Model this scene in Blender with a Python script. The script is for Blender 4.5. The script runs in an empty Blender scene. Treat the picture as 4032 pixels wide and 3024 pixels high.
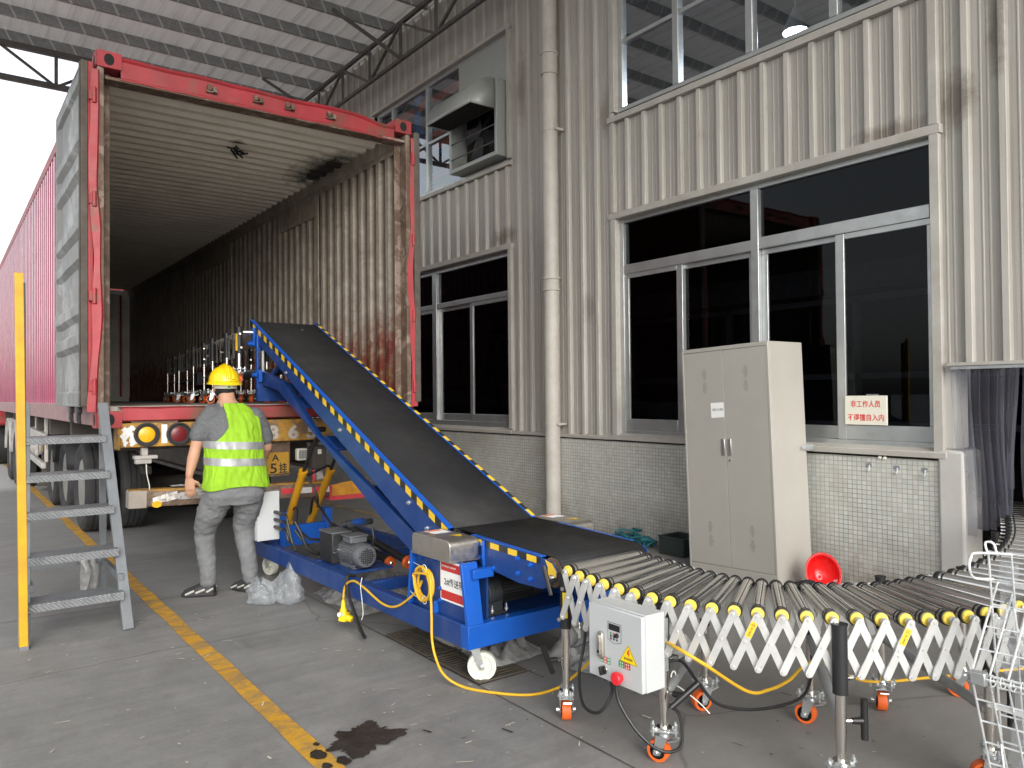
import bpy, bmesh, math, random
from mathutils import Vector as V, Matrix, noise as MN
rnd = random.Random(11)
S = bpy.context.scene
COL = S.collection
PI = math.pi
def rad(a): return math.radians(a)

LOCAL = [False]   # True while a thing's parts are written in its own frame
# ------------------------------------------------------------------ mesh collector
class MB:
    def __init__(s): s.v = []; s.f = []; s.mi = []
    def add(s, vs, fs, mi=0):
        o = len(s.v); s.v += [V(p) for p in vs]
        for f in fs: s.f.append(tuple(i + o for i in f)); s.mi.append(mi)
        return s
    def box(s, a, b, mi=0):
        x0, y0, z0 = [min(a[i], b[i]) for i in range(3)]; x1, y1, z1 = [max(a[i], b[i]) for i in range(3)]
        return s.add([(x0,y0,z0),(x1,y0,z0),(x1,y1,z0),(x0,y1,z0),(x0,y0,z1),(x1,y0,z1),(x1,y1,z1),(x0,y1,z1)],
              [(0,3,2,1),(4,5,6,7),(0,1,5,4),(1,2,6,5),(2,3,7,6),(3,0,4,7)], mi)
    def obox(s, c, size, M=None, mi=0):
        hx, hy, hz = [q/2 for q in size]; c = V(c); M = M or Matrix.Identity(3)
        vs = [c + M @ V(p) for p in [(-hx,-hy,-hz),(hx,-hy,-hz),(hx,hy,-hz),(-hx,hy,-hz),(-hx,-hy,hz),(hx,-hy,hz),(hx,hy,hz),(-hx,hy,hz)]]
        return s.add(vs, [(0,3,2,1),(4,5,6,7),(0,1,5,4),(1,2,6,5),(2,3,7,6),(3,0,4,7)], mi)
    def bar(s, p0, p1, w, h, up=(0,0,1), mi=0):
        p0, p1 = V(p0), V(p1); d = (p1-p0); L = d.length; d.normalize(); up = V(up)
        x = d.cross(up)
        if x.length < 1e-5: x = d.cross(V((1,0,0)))
        x.normalize(); u = x.cross(d)
        M = Matrix((x, d, u)).transposed()
        return s.obox((p0+p1)/2, (w, L, h), M, mi)
    def ring(s, c, ax, r, n, ang0=0, ry=None):
        ax = V(ax).normalized(); t = V((0,0,1)) if abs(ax.z) < .9 else V((1,0,0))
        a = ax.cross(t).normalized(); b = ax.cross(a); ry = ry or r
        return [V(c) + a*r*math.cos(ang0+2*PI*i/n) + b*ry*math.sin(ang0+2*PI*i/n) for i in range(n)]
    def loft(s, rings, cap=True, mi=0, closed=False):
        n = len(rings[0]); vs = [p for r in rings for p in r]; fs = []
        m = len(rings)
        for k in range(m if closed else m-1):
            a = k*n; b = ((k+1) % m)*n
            for i in range(n):
                j = (i+1) % n; fs.append((a+i, a+j, b+j, b+i))
        if cap and not closed: fs.append(tuple(range(n))[::-1]); fs.append(tuple((m-1)*n+i for i in range(n)))
        return s.add(vs, fs, mi)
    def cyl(s, p0, p1, r, r2=None, n=16, cap=True, mi=0):
        p0, p1 = V(p0), V(p1); ax = p1-p0
        return s.loft([s.ring(p0, ax, r, n), s.ring(p1, ax, r if r2 is None else r2, n)], cap, mi)
    def lathe(s, prof, c, ax, n=24, mi=0, cap=True):   # prof: list of (radius, distance along axis)
        ax = V(ax).normalized(); c = V(c)
        return s.loft([s.ring(c+ax*h, ax, max(r, 1e-4), n) for r, h in prof], cap, mi)
    def tube(s, pts, r, n=8, mi=0, cap=True, closed=False):
        pts = [V(p) for p in pts]; m = len(pts); rings = []; prev = None
        for i in range(m):
            if closed: d = pts[(i+1) % m]-pts[i-1]
            else: d = pts[min(i+1, m-1)]-pts[max(i-1, 0)]
            d.normalize()
            if prev is None:
                t = V((0,0,1)) if abs(d.z) < .9 else V((1,0,0)); a = d.cross(t).normalized()
            else:
                a = prev - d*prev.dot(d); a.normalize()
            prev = a; b = d.cross(a)
            rr = r[i] if isinstance(r, (list, tuple)) else r
            rings.append([pts[i]+a*rr*math.cos(2*PI*k/n)+b*rr*math.sin(2*PI*k/n) for k in range(n)])
        return s.loft(rings, cap, mi, closed)
    def prism(s, poly, axis, a0, a1, mi=0):   # polygon in the other two axes, in order (x,y,z minus axis)
        def mk(p, a):
            q = list(p); q.insert(axis, a); return tuple(q)
        n = len(poly); vs = [mk(p, a0) for p in poly]+[mk(p, a1) for p in poly]
        fs = [tuple(range(n))[::-1], tuple(range(n, 2*n))]
        for i in range(n):
            j = (i+1) % n; fs.append((i, j, n+j, n+i))
        return s.add(vs, fs, mi)
    def sheet(s, rows, mi=0):   # grid of points -> open surface
        n = len(rows[0]); vs = [p for r in rows for p in r]; fs = []
        for k in range(len(rows)-1):
            for i in range(n-1): fs.append((k*n+i, k*n+i+1, (k+1)*n+i+1, (k+1)*n+i))
        return s.add(vs, fs, mi)
    def sphere(s, c, r, n=16, m=10, mi=0, sc=(1,1,1)):
        c = V(c); rings = []
        for k in range(m+1):
            t = PI*k/m; rr = max(math.sin(t), 1e-3)
            rings.append([c+V((r*sc[0]*rr*math.cos(2*PI*i/n), r*sc[1]*rr*math.sin(2*PI*i/n), -r*sc[2]*math.cos(t))) for i in range(n)])
        return s.loft(rings, True, mi)
    def quad(s, a, b, c, d, mi=0): return s.add([a,b,c,d], [(0,1,2,3)], mi)
    def hexbolt(s, p, ax, r, h, mi=0):
        p = V(p); ax = V(ax).normalized(); s.cyl(p, p+ax*h*.35, r*1.5, n=12, mi=mi); return s.cyl(p+ax*h*.35, p+ax*h, r, n=6, mi=mi)
    def mesh(s, name, mats, inv=None, smooth=35, normals=True):
        me = bpy.data.meshes.new(name)
        vs = [inv @ p for p in s.v] if inv else s.v
        me.from_pydata([tuple(p) for p in vs], [], s.f)
        for m in (mats if isinstance(mats, (list, tuple)) else [mats]): me.materials.append(m)
        me.polygons.foreach_set('material_index', s.mi)
        if normals:
            bm = bmesh.new(); bm.from_mesh(me); bmesh.ops.recalc_face_normals(bm, faces=bm.faces); bm.to_mesh(me); bm.free()
        if smooth:
            me.polygons.foreach_set('use_smooth', [True]*len(me.polygons)); me.set_sharp_from_angle(angle=rad(smooth))
        me.update(); return me
    def build(s, name, mats, parent=None, bevel=0, smooth=35, label=None, normals=True, seg=2):
        inv = None
        if parent is not None and not LOCAL[0]:
            root = parent
            while root.parent: root = root.parent
            inv = (Matrix.Translation(root.location) @ Matrix.Rotation(root.rotation_euler.z, 4, 'Z')).inverted()
        o = bpy.data.objects.new(name, s.mesh(name, mats, inv, smooth, normals)); COL.objects.link(o)
        if parent is not None: o.parent = parent
        if bevel:
            b = o.modifiers.new('edge', 'BEVEL'); b.width = bevel; b.segments = seg; b.limit_method = 'ANGLE'; b.angle_limit = rad(40)
        if label: o['label'] = label
        return o

def thing(name, label, cat, loc=(0,0,0), rotz=0, group=None):
    o = bpy.data.objects.new(name, None); COL.objects.link(o); o.empty_display_size = .1
    o.location = loc; o.rotation_euler = (0,0,rotz); o['label'] = label; o['category'] = cat
    if group: o['group'] = group
    return o
def tag(o, label, cat, group=None):
    o['label'] = label; o['category'] = cat
    if group: o['group'] = group
    return o
def struct(o): o['kind'] = 'structure'; return o
def dup(root, loc, rotz, label=None):
    def cp(o, par):
        c = o.copy(); COL.objects.link(c); c.parent = par
        for ch in o.children: cp(ch, c)
        return c
    r = cp(root, None); r.location = loc; r.rotation_euler = (0,0,rotz)
    if label: r['label'] = label
    return r
def bez(pts, n=12):   # Catmull-Rom through points
    P = [V(p) for p in pts]; out = []
    for i in range(len(P)-1):
        a = P[max(i-1,0)]; b = P[i]; c = P[i+1]; d = P[min(i+2, len(P)-1)]
        for k in range(n):
            t = k/n
            out.append(.5*((2*b)+(c-a)*t+(2*a-5*b+4*c-d)*t*t+(3*b-a-3*c+d)*t**3))
    out.append(P[-1]); return out

# text as flat mesh; plane given by origin (centre), right vector, up vector
def text(name, body, centre, right, up, height, mat, parent, extrude=0.0006, width=None, bold=0):
    cu = bpy.data.curves.new(name, 'FONT'); cu.body = body; cu.align_x = 'CENTER'; cu.align_y = 'CENTER'; cu.size = 1
    cu.extrude = 0; cu.offset = bold; cu.resolution_u = 3
    o = bpy.data.objects.new(name, cu); COL.objects.link(o)
    dg = bpy.context.evaluated_depsgraph_get(); dg.update()
    me = bpy.data.meshes.new_from_object(o.evaluated_get(dg)); COL.objects.unlink(o); bpy.data.objects.remove(o); bpy.data.curves.remove(cu)
    xs = [v.co.x for v in me.vertices]; ys = [v.co.y for v in me.vertices]
    if not xs: return None
    cx = (min(xs)+max(xs))/2; cy = (min(ys)+max(ys))/2; sy = height/(max(ys)-min(ys)); sx = sy if not width else width/(max(xs)-min(xs))
    right = V(right).normalized(); up = V(up).normalized(); c = V(centre)
    root = parent
    while root.parent: root = root.parent
    inv = Matrix.Identity(4) if LOCAL[0] else (Matrix.Translation(root.location) @ Matrix.Rotation(root.rotation_euler.z, 4, 'Z')).inverted()
    for v in me.vertices: v.co = inv @ (c + right*(v.co.x-cx)*sx + up*(v.co.y-cy)*sy)
    me.materials.clear(); me.materials.append(mat)
    o = bpy.data.objects.new(name, me); COL.objects.link(o); o.parent = parent
    return o

# ------------------------------------------------------------------ materials
class NT:
    def __init__(s, name):
        s.m = bpy.data.materials.new(name); s.m.use_nodes = True; s.t = s.m.node_tree; s.t.nodes.clear()
        s.out = s.n('ShaderNodeOutputMaterial'); s.b = s.n('ShaderNodeBsdfPrincipled'); s.l(s.b.outputs[0], s.out.inputs[0])
        s.tc = s.n('ShaderNodeTexCoord')
    def n(s, t, **k):
        o = s.t.nodes.new(t)
        for a, b in k.items(): setattr(o, a, b)
        return o
    def l(s, a, b): s.t.links.new(a, b)
    def vec(s, scale=(1,1,1), coord='Object', loc=(0,0,0)):
        mp = s.n('ShaderNodeMapping'); s.l(s.tc.outputs[coord], mp.inputs[0]); mp.inputs['Scale'].default_value = scale; mp.inputs['Location'].default_value = loc
        return mp.outputs[0]
    def noise(s, scale, detail=5, rough=.6, vec=None, dist=0):
        o = s.n('ShaderNodeTexNoise'); o.inputs['Scale'].default_value = scale; o.inputs['Detail'].default_value = detail
        o.inputs['Roughness'].default_value = rough; o.inputs['Distortion'].default_value = dist
        s.l(vec or s.tc.outputs['Object'], o.inputs['Vector']); return o.outputs[0]
    def ramp(s, fac, stops):
        r = s.n('ShaderNodeValToRGB'); el = r.color_ramp.elements
        while len(el) < len(stops): el.new(.5)
        for e, (p, c) in zip(el, stops):
            e.position = p; e.color = (c, c, c, 1) if not isinstance(c, (tuple, list)) else (*c[:3], 1)
        s.l(fac, r.inputs[0]); return r.outputs[0]
    def mix(s, fac, a, b, mode='MIX'):
        m = s.n('ShaderNodeMix', data_type='RGBA', blend_type=mode)
        for i, q in ((0, fac), (6, a), (7, b)):
            if hasattr(q, 'is_output'): s.l(q, m.inputs[i])
            else: m.inputs[i].default_value = q if i == 0 else (*q[:3], 1)
        return m.outputs[2]
    def math(s, op, a, b=0.0, c=None):
        m = s.n('ShaderNodeMath', operation=op)
        for i, q in enumerate((a, b) if c is None else (a, b, c)):
            if hasattr(q, 'is_output'): s.l(q, m.inputs[i])
            else: m.inputs[i].default_value = q
        return m.outputs[0]
    def sep(s, v=None):
        o = s.n('ShaderNodeSeparateXYZ'); s.l(v or s.tc.outputs['Object'], o.inputs[0]); return o.outputs
    def set(s, col=None, rough=None, metal=None, spec=None):
        for k, q in (('Base Color', col), ('Roughness', rough), ('Metallic', metal), ('Specular IOR Level', spec)):
            if q is None: continue
            if hasattr(q, 'is_output'): s.l(q, s.b.inputs[k])
            else: s.b.inputs[k].default_value = (*q[:3], 1) if k == 'Base Color' else q
        return s
    def bump(s, h, st=.3, dist=.01):
        o = s.n('ShaderNodeBump'); o.inputs['Strength'].default_value = st; o.inputs['Distance'].default_value = dist
        s.l(h, o.inputs['Height']); s.l(o.outputs[0], s.b.inputs['Normal']); return s

def mat(name, c, rough=.5, metal=0, var=.15, scale=7, c2=None, c2amt=.5, grime=0, gcol=(.05,.04,.03), gscale=2.2, bump=0, bscale=60, coat=0, spec=None, emit=0, rvar=1.0):
    t = NT(name)
    n1 = t.noise(scale, 6, .62)
    lo = tuple(q*(1-var) for q in c); hi = tuple(min(1, q*(1+var)) for q in c)
    colr = t.ramp(n1, [(.3, lo), (.7, hi)])
    if c2: colr = t.mix(t.ramp(t.noise(scale*.6, 7, .7, dist=.6), [(.62-c2amt*.3, 0), (.66-c2amt*.2, 1)]), colr, c2)
    if grime:
        g = t.ramp(t.noise(gscale, 8, .72), [(.42, 0), (.75, grime)])
        colr = t.mix(g, colr, gcol)
    r = t.ramp(t.noise(scale*2.3, 5), [(.25, max(.02, rough-.09*rvar)), (.75, min(1, rough+.12*rvar))])
    t.set(colr, r, metal, spec)
    if coat: t.b.inputs['Coat Weight'].default_value = coat; t.b.inputs['Coat Roughness'].default_value = .1
    if bump: t.bump(t.noise(bscale, 4), bump, .004)
    if emit: t.l(colr, t.b.inputs['Emission Color']); t.b.inputs['Emission Strength'].default_value = emit
    return t.m

M = {}
M['blue'] = mat('blue_paint', (.005,.042,.20), .38, var=.14, scale=5, grime=.45, gcol=(.05,.075,.13), gscale=5, bump=.05, bscale=120)
M['blue_lit'] = mat('lit_blue_paint', (.006,.085,.42), .35, var=.08, scale=6)  # brighter copy of the blue paint, for end faces and edges catching light
M['black'] = mat('black_plastic', (.012,.012,.013), .42, var=.2)
M['black_paint'] = mat('black_paint', (.015,.015,.017), .5, var=.2)
M['rubber'] = mat('tyre_rubber', (.022,.022,.024), .82, var=.3, grime=.5, gcol=(.09,.085,.08), gscale=4)
M['chrome'] = mat('polished_steel', (.74,.71,.66), .18, 1, var=.02, scale=4, rvar=.2)
M['roller'] = mat('roller_steel', (.86,.845,.81), .12, .97, var=.02, scale=3, rvar=.15)
M['steel'] = mat('stainless_steel', (.62,.59,.54), .34, 1, var=.07, scale=18, bump=.04, bscale=200)
M['zinc'] = mat('zinc_plated_steel', (.60,.63,.64), .32, .85, var=.12, scale=12)
M['link'] = mat('pressed_zinc_link', (.66,.665,.65), .34, .5, var=.08, scale=12)
M['galv'] = mat('galvanised_steel', (.42,.44,.45), .5, .65, var=.2, scale=9, grime=.3, gcol=(.2,.19,.17))
M['yellow_bearing'] = mat('yellow_bearing_plastic', (.78,.60,.10), .5)
M['orange'] = mat('orange_polyurethane', (.75,.13,.02), .5, var=.12)
M['white_nylon'] = mat('white_nylon', (.72,.71,.62), .45, var=.06)
M['white_box'] = mat('white_powder_coat', (.47,.49,.495), .4, var=.03, scale=4, bump=.06, bscale=300)
M['cable_y'] = mat('yellow_cable', (.72,.42,.02), .45, var=.1, grime=.15)
M['plug_y'] = mat('yellow_plug', (.85,.62,.01), .4, var=.06)
M['tape_y'] = mat('yellow_tape', (.80,.52,.03), .45, var=.1, scale=14, grime=.12)
M['tape_k'] = mat('black_tape', (.02,.02,.018), .4, var=.2)
M['cyl_y'] = mat('yellow_cylinder_paint', (.55,.27,.01), .4, var=.1, grime=.2)
M['post_y'] = mat('yellow_post_paint', (.60,.325,.004), .45, var=.12, scale=9, grime=.4, gcol=(.28,.17,.04), gscale=7)
M['grey_paint'] = mat('grey_paint', (.16,.175,.19), .5, var=.1, grime=.3)
M['motor_grey'] = mat('cast_grey', (.14,.148,.16), .45, .3, var=.12)
M['charcoal'] = mat('charcoal_motor_paint', (.028,.032,.036), .42, var=.15)
M['white'] = mat('white_paper', (.80,.80,.78), .7, var=.04)
M['red'] = mat('red_print', (.52,.03,.03), .5, var=.05)
M['black_ink'] = mat('black_ink', (.015,.015,.015), .6)
M['red_ink'] = mat('red_ink', (.70,.03,.03), .5)
M['green_ink'] = mat('green_ink', (.03,.30,.10), .5)
M['locker'] = mat('locker_enamel', (.37,.355,.32), .38, var=.05, scale=2, bump=.03, bscale=250)
M['digit_grey'] = mat('stencil_grey', (.42,.41,.39), .6, var=.2, scale=20)
M['hole'] = mat('dark_hole', (.012,.011,.01), .8)
M['alu'] = mat('window_aluminium', (.50,.52,.52), .36, .75, var=.08, scale=8, grime=.2, gcol=(.2,.19,.17))
M['pipe'] = mat('pvc_pipe', (.46,.44,.40), .5, var=.08, scale=4, grime=.5, gcol=(.28,.24,.19), gscale=3)
M['truss'] = mat('truss_steel', (.11,.105,.10), .55, .3, var=.2)
def m_purlin():
    t = NT('galvanised_purlin'); x, y, z = t.sep(); q = t.math('FRACT', t.math('MULTIPLY', t.math('ADD', x, t.math('MULTIPLY', z, .5)), 3.6)); tick = t.math('LESS_THAN', q, .10)
    c = t.ramp(t.noise(16, 7, .7), [(.3, (.22,.225,.225)), (.7, (.36,.365,.365))]); c = t.mix(t.math('MULTIPLY', tick, .7), c, (.62,.62,.60)); t.set(c, .5, .35); return t.m
M['purlin'] = m_purlin()
M['red_cont'] = mat('container_red', (.36,.024,.034), .45, var=.22, scale=4, c2=(.20,.07,.045), c2amt=.25, grime=.5, gcol=(.16,.05,.04))
M['rust_brown'] = mat('rusty_brown_steel', (.13,.085,.06), .75, var=.35, scale=9, c2=(.26,.20,.16), c2amt=.35, bump=.3, bscale=40)
M['rust_yellow'] = mat('rusty_yellow_paint', (.44,.23,.03), .6, var=.3, scale=8, c2=(.20,.12,.06), c2amt=.45, grime=.35, gcol=(.06,.04,.03), gscale=6, bump=.2, bscale=50)
M['chassis'] = mat('dirty_chassis_steel', (.06,.05,.045), .75, var=.4, scale=6, grime=.4, gcol=(.12,.10,.08))
M['beam_light'] = mat('pale_guard_rail', (.42,.40,.38), .55, var=.2, grime=.5, gcol=(.15,.10,.07))
M['amber'] = mat('amber_lens', (.85,.42,.01), .25, var=.12, scale=60)
M['red_lens'] = mat('red_lens', (.16,.015,.02), .3, var=.2, scale=60)
M['reflect_white'] = mat('white_reflector', (.75,.75,.74), .4, var=.12, scale=20)
M['reflect_red'] = mat('red_reflector', (.60,.05,.06), .4, var=.15, scale=20)
M['plate_y'] = mat('plate_yellow', (.50,.27,.02), .5, var=.15, scale=12, grime=.4, gcol=(.2,.13,.06))
M['foil'] = mat('torn_silver_film', (.62,.60,.57), .3, .6, var=.4, scale=25, c2=(.35,.18,.05), c2amt=.15, bump=.8, bscale=40)
M['flashing'] = mat('cream_flashing', (.42,.405,.37), .5, var=.08, scale=3, grime=.5, gcol=(.24,.20,.16), gscale=3.5)
M['hood'] = mat('galvanised_hood', (.38,.40,.385), .48, .45, var=.06, scale=3)
M['skin'] = mat('skin', (.46,.25,.16), .55, var=.08, scale=9)
M['hair'] = mat('black_hair', (.012,.010,.009), .6)
M['helmet_y'] = mat('yellow_hard_hat', (.85,.56,.005), .28, var=.03, coat=.4)
M['vest'] = mat('lime_vest', (.25,.465,.014), .8, var=.13, scale=6, grime=.12, gcol=(.12,.2,.02), bump=.5, bscale=22)
M['tape_r'] = mat('reflective_tape', (.30,.305,.31), .42, .3, var=.12, scale=30, bump=.2, bscale=40)
M['shirt'] = mat('heather_grey_cloth', (.115,.12,.125), .9, var=.38, scale=110, bump=.2, bscale=30)
M['trousers'] = mat('worn_grey_trousers', (.15,.155,.16), .9, var=.20, scale=7, bump=.6, bscale=14)
M['shoe'] = mat('black_shoe', (.02,.02,.02), .6, var=.2)
M['shoe_w'] = mat('pale_shoe_trim', (.42,.41,.38), .6)
M['helmet_r'] = mat('red_hard_hat', (.72,.01,.01), .28, var=.04, coat=.4)
M['wire'] = mat('chromed_wire', (.82,.84,.84), .28, .55, var=.06)
M['rope'] = mat('teal_rope', (.015,.13,.16), .8, var=.4, scale=30)
M['crate_dark'] = mat('dark_green_crate', (.02,.03,.028), .6, var=.2)
M['grate'] = mat('cast_iron_grate', (.10,.085,.065), .7, .2, var=.3, scale=14)
M['plaster'] = mat('chipped_white_plaster', (.50,.495,.475), .85, var=.08, scale=6, grime=.55, gcol=(.30,.26,.22), gscale=3, bump=.5, bscale=25)
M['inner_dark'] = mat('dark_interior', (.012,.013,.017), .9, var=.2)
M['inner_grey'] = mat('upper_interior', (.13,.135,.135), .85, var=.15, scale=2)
M['rack_blue'] = mat('rack_blue', (.02,.17,.50), .45, emit=.12)  # glow added to the rack so it looks lit indoors
M['rack_orange'] = mat('rack_orange', (.62,.12,.05), .45, emit=.1)  # beams get an added glow too, standing in for indoor lamps
M['carton'] = mat('yellow_carton', (.45,.26,.05), .7, emit=.1)  # carton given a faint glow in place of indoor light
M['lamp_glow'] = mat('lit_tube', (1,.95,.72), .5, var=0, emit=5)
M['lamp_lens'] = mat('lit_lamp_lens', (.72,.74,.95), .4, var=.25, scale=16, emit=.9)
M['lamp_shade'] = mat('grey_lamp_shade', (.30,.31,.31), .5)
M['debris'] = mat('litter_chips', (.55,.50,.42), .8, var=.3)
M['handle'] = mat('bright_handle', (.75,.75,.74), .18, 1, var=.03)
def m_ground():
    t = NT('concrete_floor'); x, y, z = t.sep()
    big = t.noise(.55, 8, .7); mid = t.noise(2.6, 9, .72, dist=.4); fine = t.noise(38, 6, .7); str_ = t.noise(1, 8, .75, t.vec((1.3, 9, 1)))
    c = t.ramp(big, [(.28, (.190,.187,.183)), (.5, (.230,.227,.221)), (.75, (.268,.264,.257))])
    c = t.mix(.5, c, t.ramp(mid, [(.3, (.32,.32,.32)), (.72, (.64,.63,.62))]), 'OVERLAY')
    c = t.mix(.35, c, t.ramp(str_, [(.35, (.34,.34,.34)), (.7, (.66,.66,.66))]), 'OVERLAY')
    c = t.mix(.32, c, t.ramp(fine, [(.3, (.36,.36,.36)), (.7, (.62,.62,.62))]), 'OVERLAY')
    # dirtier slab beyond the drain channel, warm brown grime
    sl = t.math('MULTIPLY', t.ramp(t.math('MULTIPLY', t.math('ADD', x, t.math('MULTIPLY', big, .1)), .1), [(.213, 0), (.218, 1)]), .55)
    c = t.mix(sl, c, t.mix(mid, (.165,.158,.148), (.235,.226,.212)))
    yard = t.math('MAXIMUM', t.ramp(t.math('MULTIPLY', t.math('ADD', x, 3.0), -1), [(0, 0), (.4, 1)]), t.math('MAXIMUM', t.ramp(t.math('MULTIPLY', t.math('ADD', y, 2.6), -1), [(0, 0), (.4, 1)]), t.ramp(t.math('SUBTRACT', y, 14), [(0, 0), (.9, 1)])))
    c = t.mix(t.math('MULTIPLY', yard, .75), c, (.50,.49,.47))  # ground outside the canopy lightened to bounce light onto the container ceiling
    # dark stains and pale scuffs
    st = t.ramp(t.noise(1.1, 9, .75, dist=1.2), [(.56, 0), (.74, .42)]); c = t.mix(st, c, (.075,.068,.06))
    sc = t.ramp(t.noise(5.5, 10, .85, t.vec((1, 2.4, 1), loc=(3,1,0)), 1.5), [(.66, 0), (.73, .55)]); c = t.mix(sc, c, (.40,.39,.37))
    sp = t.ramp(t.noise(95, 2, .5), [(.74, 0), (.78, .5)]); c = t.mix(sp, c, (.42,.40,.36))
    # sparse hair cracks
    vo = t.n('ShaderNodeTexVoronoi', feature='DISTANCE_TO_EDGE'); vo.inputs['Scale'].default_value = .42
    nz = t.n('ShaderNodeMix', data_type='RGBA'); nz.inputs[0].default_value = .12; t.l(t.tc.outputs['Object'], nz.inputs[6])
    nn = t.n('ShaderNodeTexNoise'); nn.inputs['Scale'].default_value = 3; t.l(t.tc.outputs['Object'], nn.inputs['Vector']); t.l(nn.outputs[1], nz.inputs[7]); t.l(nz.outputs[2], vo.inputs['Vector'])
    cr = t.ramp(vo.outputs[0], [(.0015, .5), (.004, 0)]); c = t.mix(cr, c, (.06,.055,.05))
    r = t.ramp(mid, [(.3, .55), (.7, .82)])
    t.set(c, r, 0, .4); t.bump(t.math('ADD', t.math('MULTIPLY', fine, .5), mid), .22, .01); return t.m
M['ground'] = m_ground()
def m_line():
    t = NT('worn_yellow_line'); w = t.noise(5, 10, .8, t.vec((1, 1.6, 1)), 1.0); f = t.noise(40, 5, .7)
    c = t.ramp(t.noise(1.5, 5), [(.3, (.55,.27,.015)), (.7, (.66,.36,.03))])
    c = t.mix(t.ramp(w, [(.44, 0), (.62, .8)]), c, (.17,.14,.10))
    c = t.mix(t.ramp(f, [(.58, 0), (.75, .5)]), c, (.20,.18,.15))
    t.set(c, t.ramp(w, [(.3, .45), (.7, .8)])); t.bump(f, .2, .004); return t.m
M['line'] = m_line()
M['line_faint'] = mat('faded_yellow_line', (.42,.27,.09), .7, var=.2, scale=6, c2=(.20,.17,.13), c2amt=.6)
def m_puddle():
    t = NT('oil_wet_concrete'); c = t.ramp(t.noise(9, 7), [(.3, (.022,.018,.013)), (.7, (.05,.042,.033))])
    t.set(c, t.ramp(t.noise(14, 4), [(.3, .12), (.7, .4)]), 0, .5); t.bump(t.noise(50, 4), .08, .003); return t.m
M['puddle'] = m_puddle()
def m_clad(name, base, streak=.5):
    t = NT(name)
    s1 = t.noise(1, 7, .7, t.vec((9, 22, .45))); s2 = t.noise(1, 6, .65, t.vec((30, 75, .8))); big = t.noise(.7, 6, .7); blot = t.noise(2.3, 8, .72, dist=.8)
    lo = tuple(q*.80 for q in base)
    c = t.ramp(big, [(.3, lo), (.7, base)])
    c = t.mix(t.ramp(s1, [(.45, 0), (.75, streak)]), c, (.30,.265,.215))
    c = t.mix(t.ramp(s2, [(.5, 0), (.75, .35)]), c, (.27,.25,.215))
    c = t.mix(t.ramp(blot, [(.60, 0), (.78, .5)]), c, (.20,.175,.145))
    # dust and painted shade darken the pans; ribs kept paler as if lit
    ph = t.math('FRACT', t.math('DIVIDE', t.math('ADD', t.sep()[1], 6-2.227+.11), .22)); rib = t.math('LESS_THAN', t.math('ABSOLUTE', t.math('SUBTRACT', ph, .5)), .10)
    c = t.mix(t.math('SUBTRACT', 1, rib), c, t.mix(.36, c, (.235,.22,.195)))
    run = t.noise(1, 6, .7, t.vec((5, 11, .25), loc=(4,2,0))); c = t.mix(t.ramp(run, [(.56, 0), (.74, .55)]), c, (.19,.165,.135))
    px_, py_, pz_ = t.sep(); wob = t.math('MULTIPLY', t.math('SUBTRACT', t.noise(7, 8, .75), .5), 1.6)
    for yy, zz, ry, rz, am in ((2.30,3.34,.16,.26,.75), (2.04,3.72,.07,.42,.7), (2.75,3.26,.34,.09,.7), (7.38,3.30,.28,.14,.7), (7.0,4.95,.10,.5,.5), (5.62,4.25,.12,.3,.5), (5.9,2.3,.1,.2,.4)):
        d = t.math('SQRT', t.math('ADD', t.math('POWER', t.math('DIVIDE', t.math('SUBTRACT', py_, yy-6), ry), 2), t.math('POWER', t.math('DIVIDE', t.math('SUBTRACT', pz_, zz), rz), 2)))
        c = t.mix(t.ramp(t.math('ADD', d, wob), [(.3, am), (1.0, 0)]), c, (.13,.105,.08))
    t.set(c, .5, 0, .4); t.bump(s2, .06, .004); return t.m
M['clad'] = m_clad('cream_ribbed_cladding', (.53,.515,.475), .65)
def m_roof():
    t = NT('canopy_sheet'); big = t.noise(.6, 6, .7); s = t.noise(1, 6, .7, t.vec((20, .6, 5)))
    c = t.ramp(big, [(.3, (.56,.555,.535)), (.7, (.68,.675,.66))]); c = t.mix(t.ramp(s, [(.48, 0), (.8, .55)]), c, (.32,.30,.275))
    t.set(c, .5)
    tr = t.n('ShaderNodeBsdfTranslucent'); t.l(c, tr.inputs[0]); mx = t.n('ShaderNodeMixShader'); mx.inputs[0].default_value = .16; t.l(t.b.outputs[0], mx.inputs[1]); t.l(tr.outputs[0], mx.inputs[2]); t.l(mx.outputs[0], t.out.inputs[0]); return t.m  # translucent share added so skylight brightens the underside and the bay below
M['roof'] = m_roof()
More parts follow.
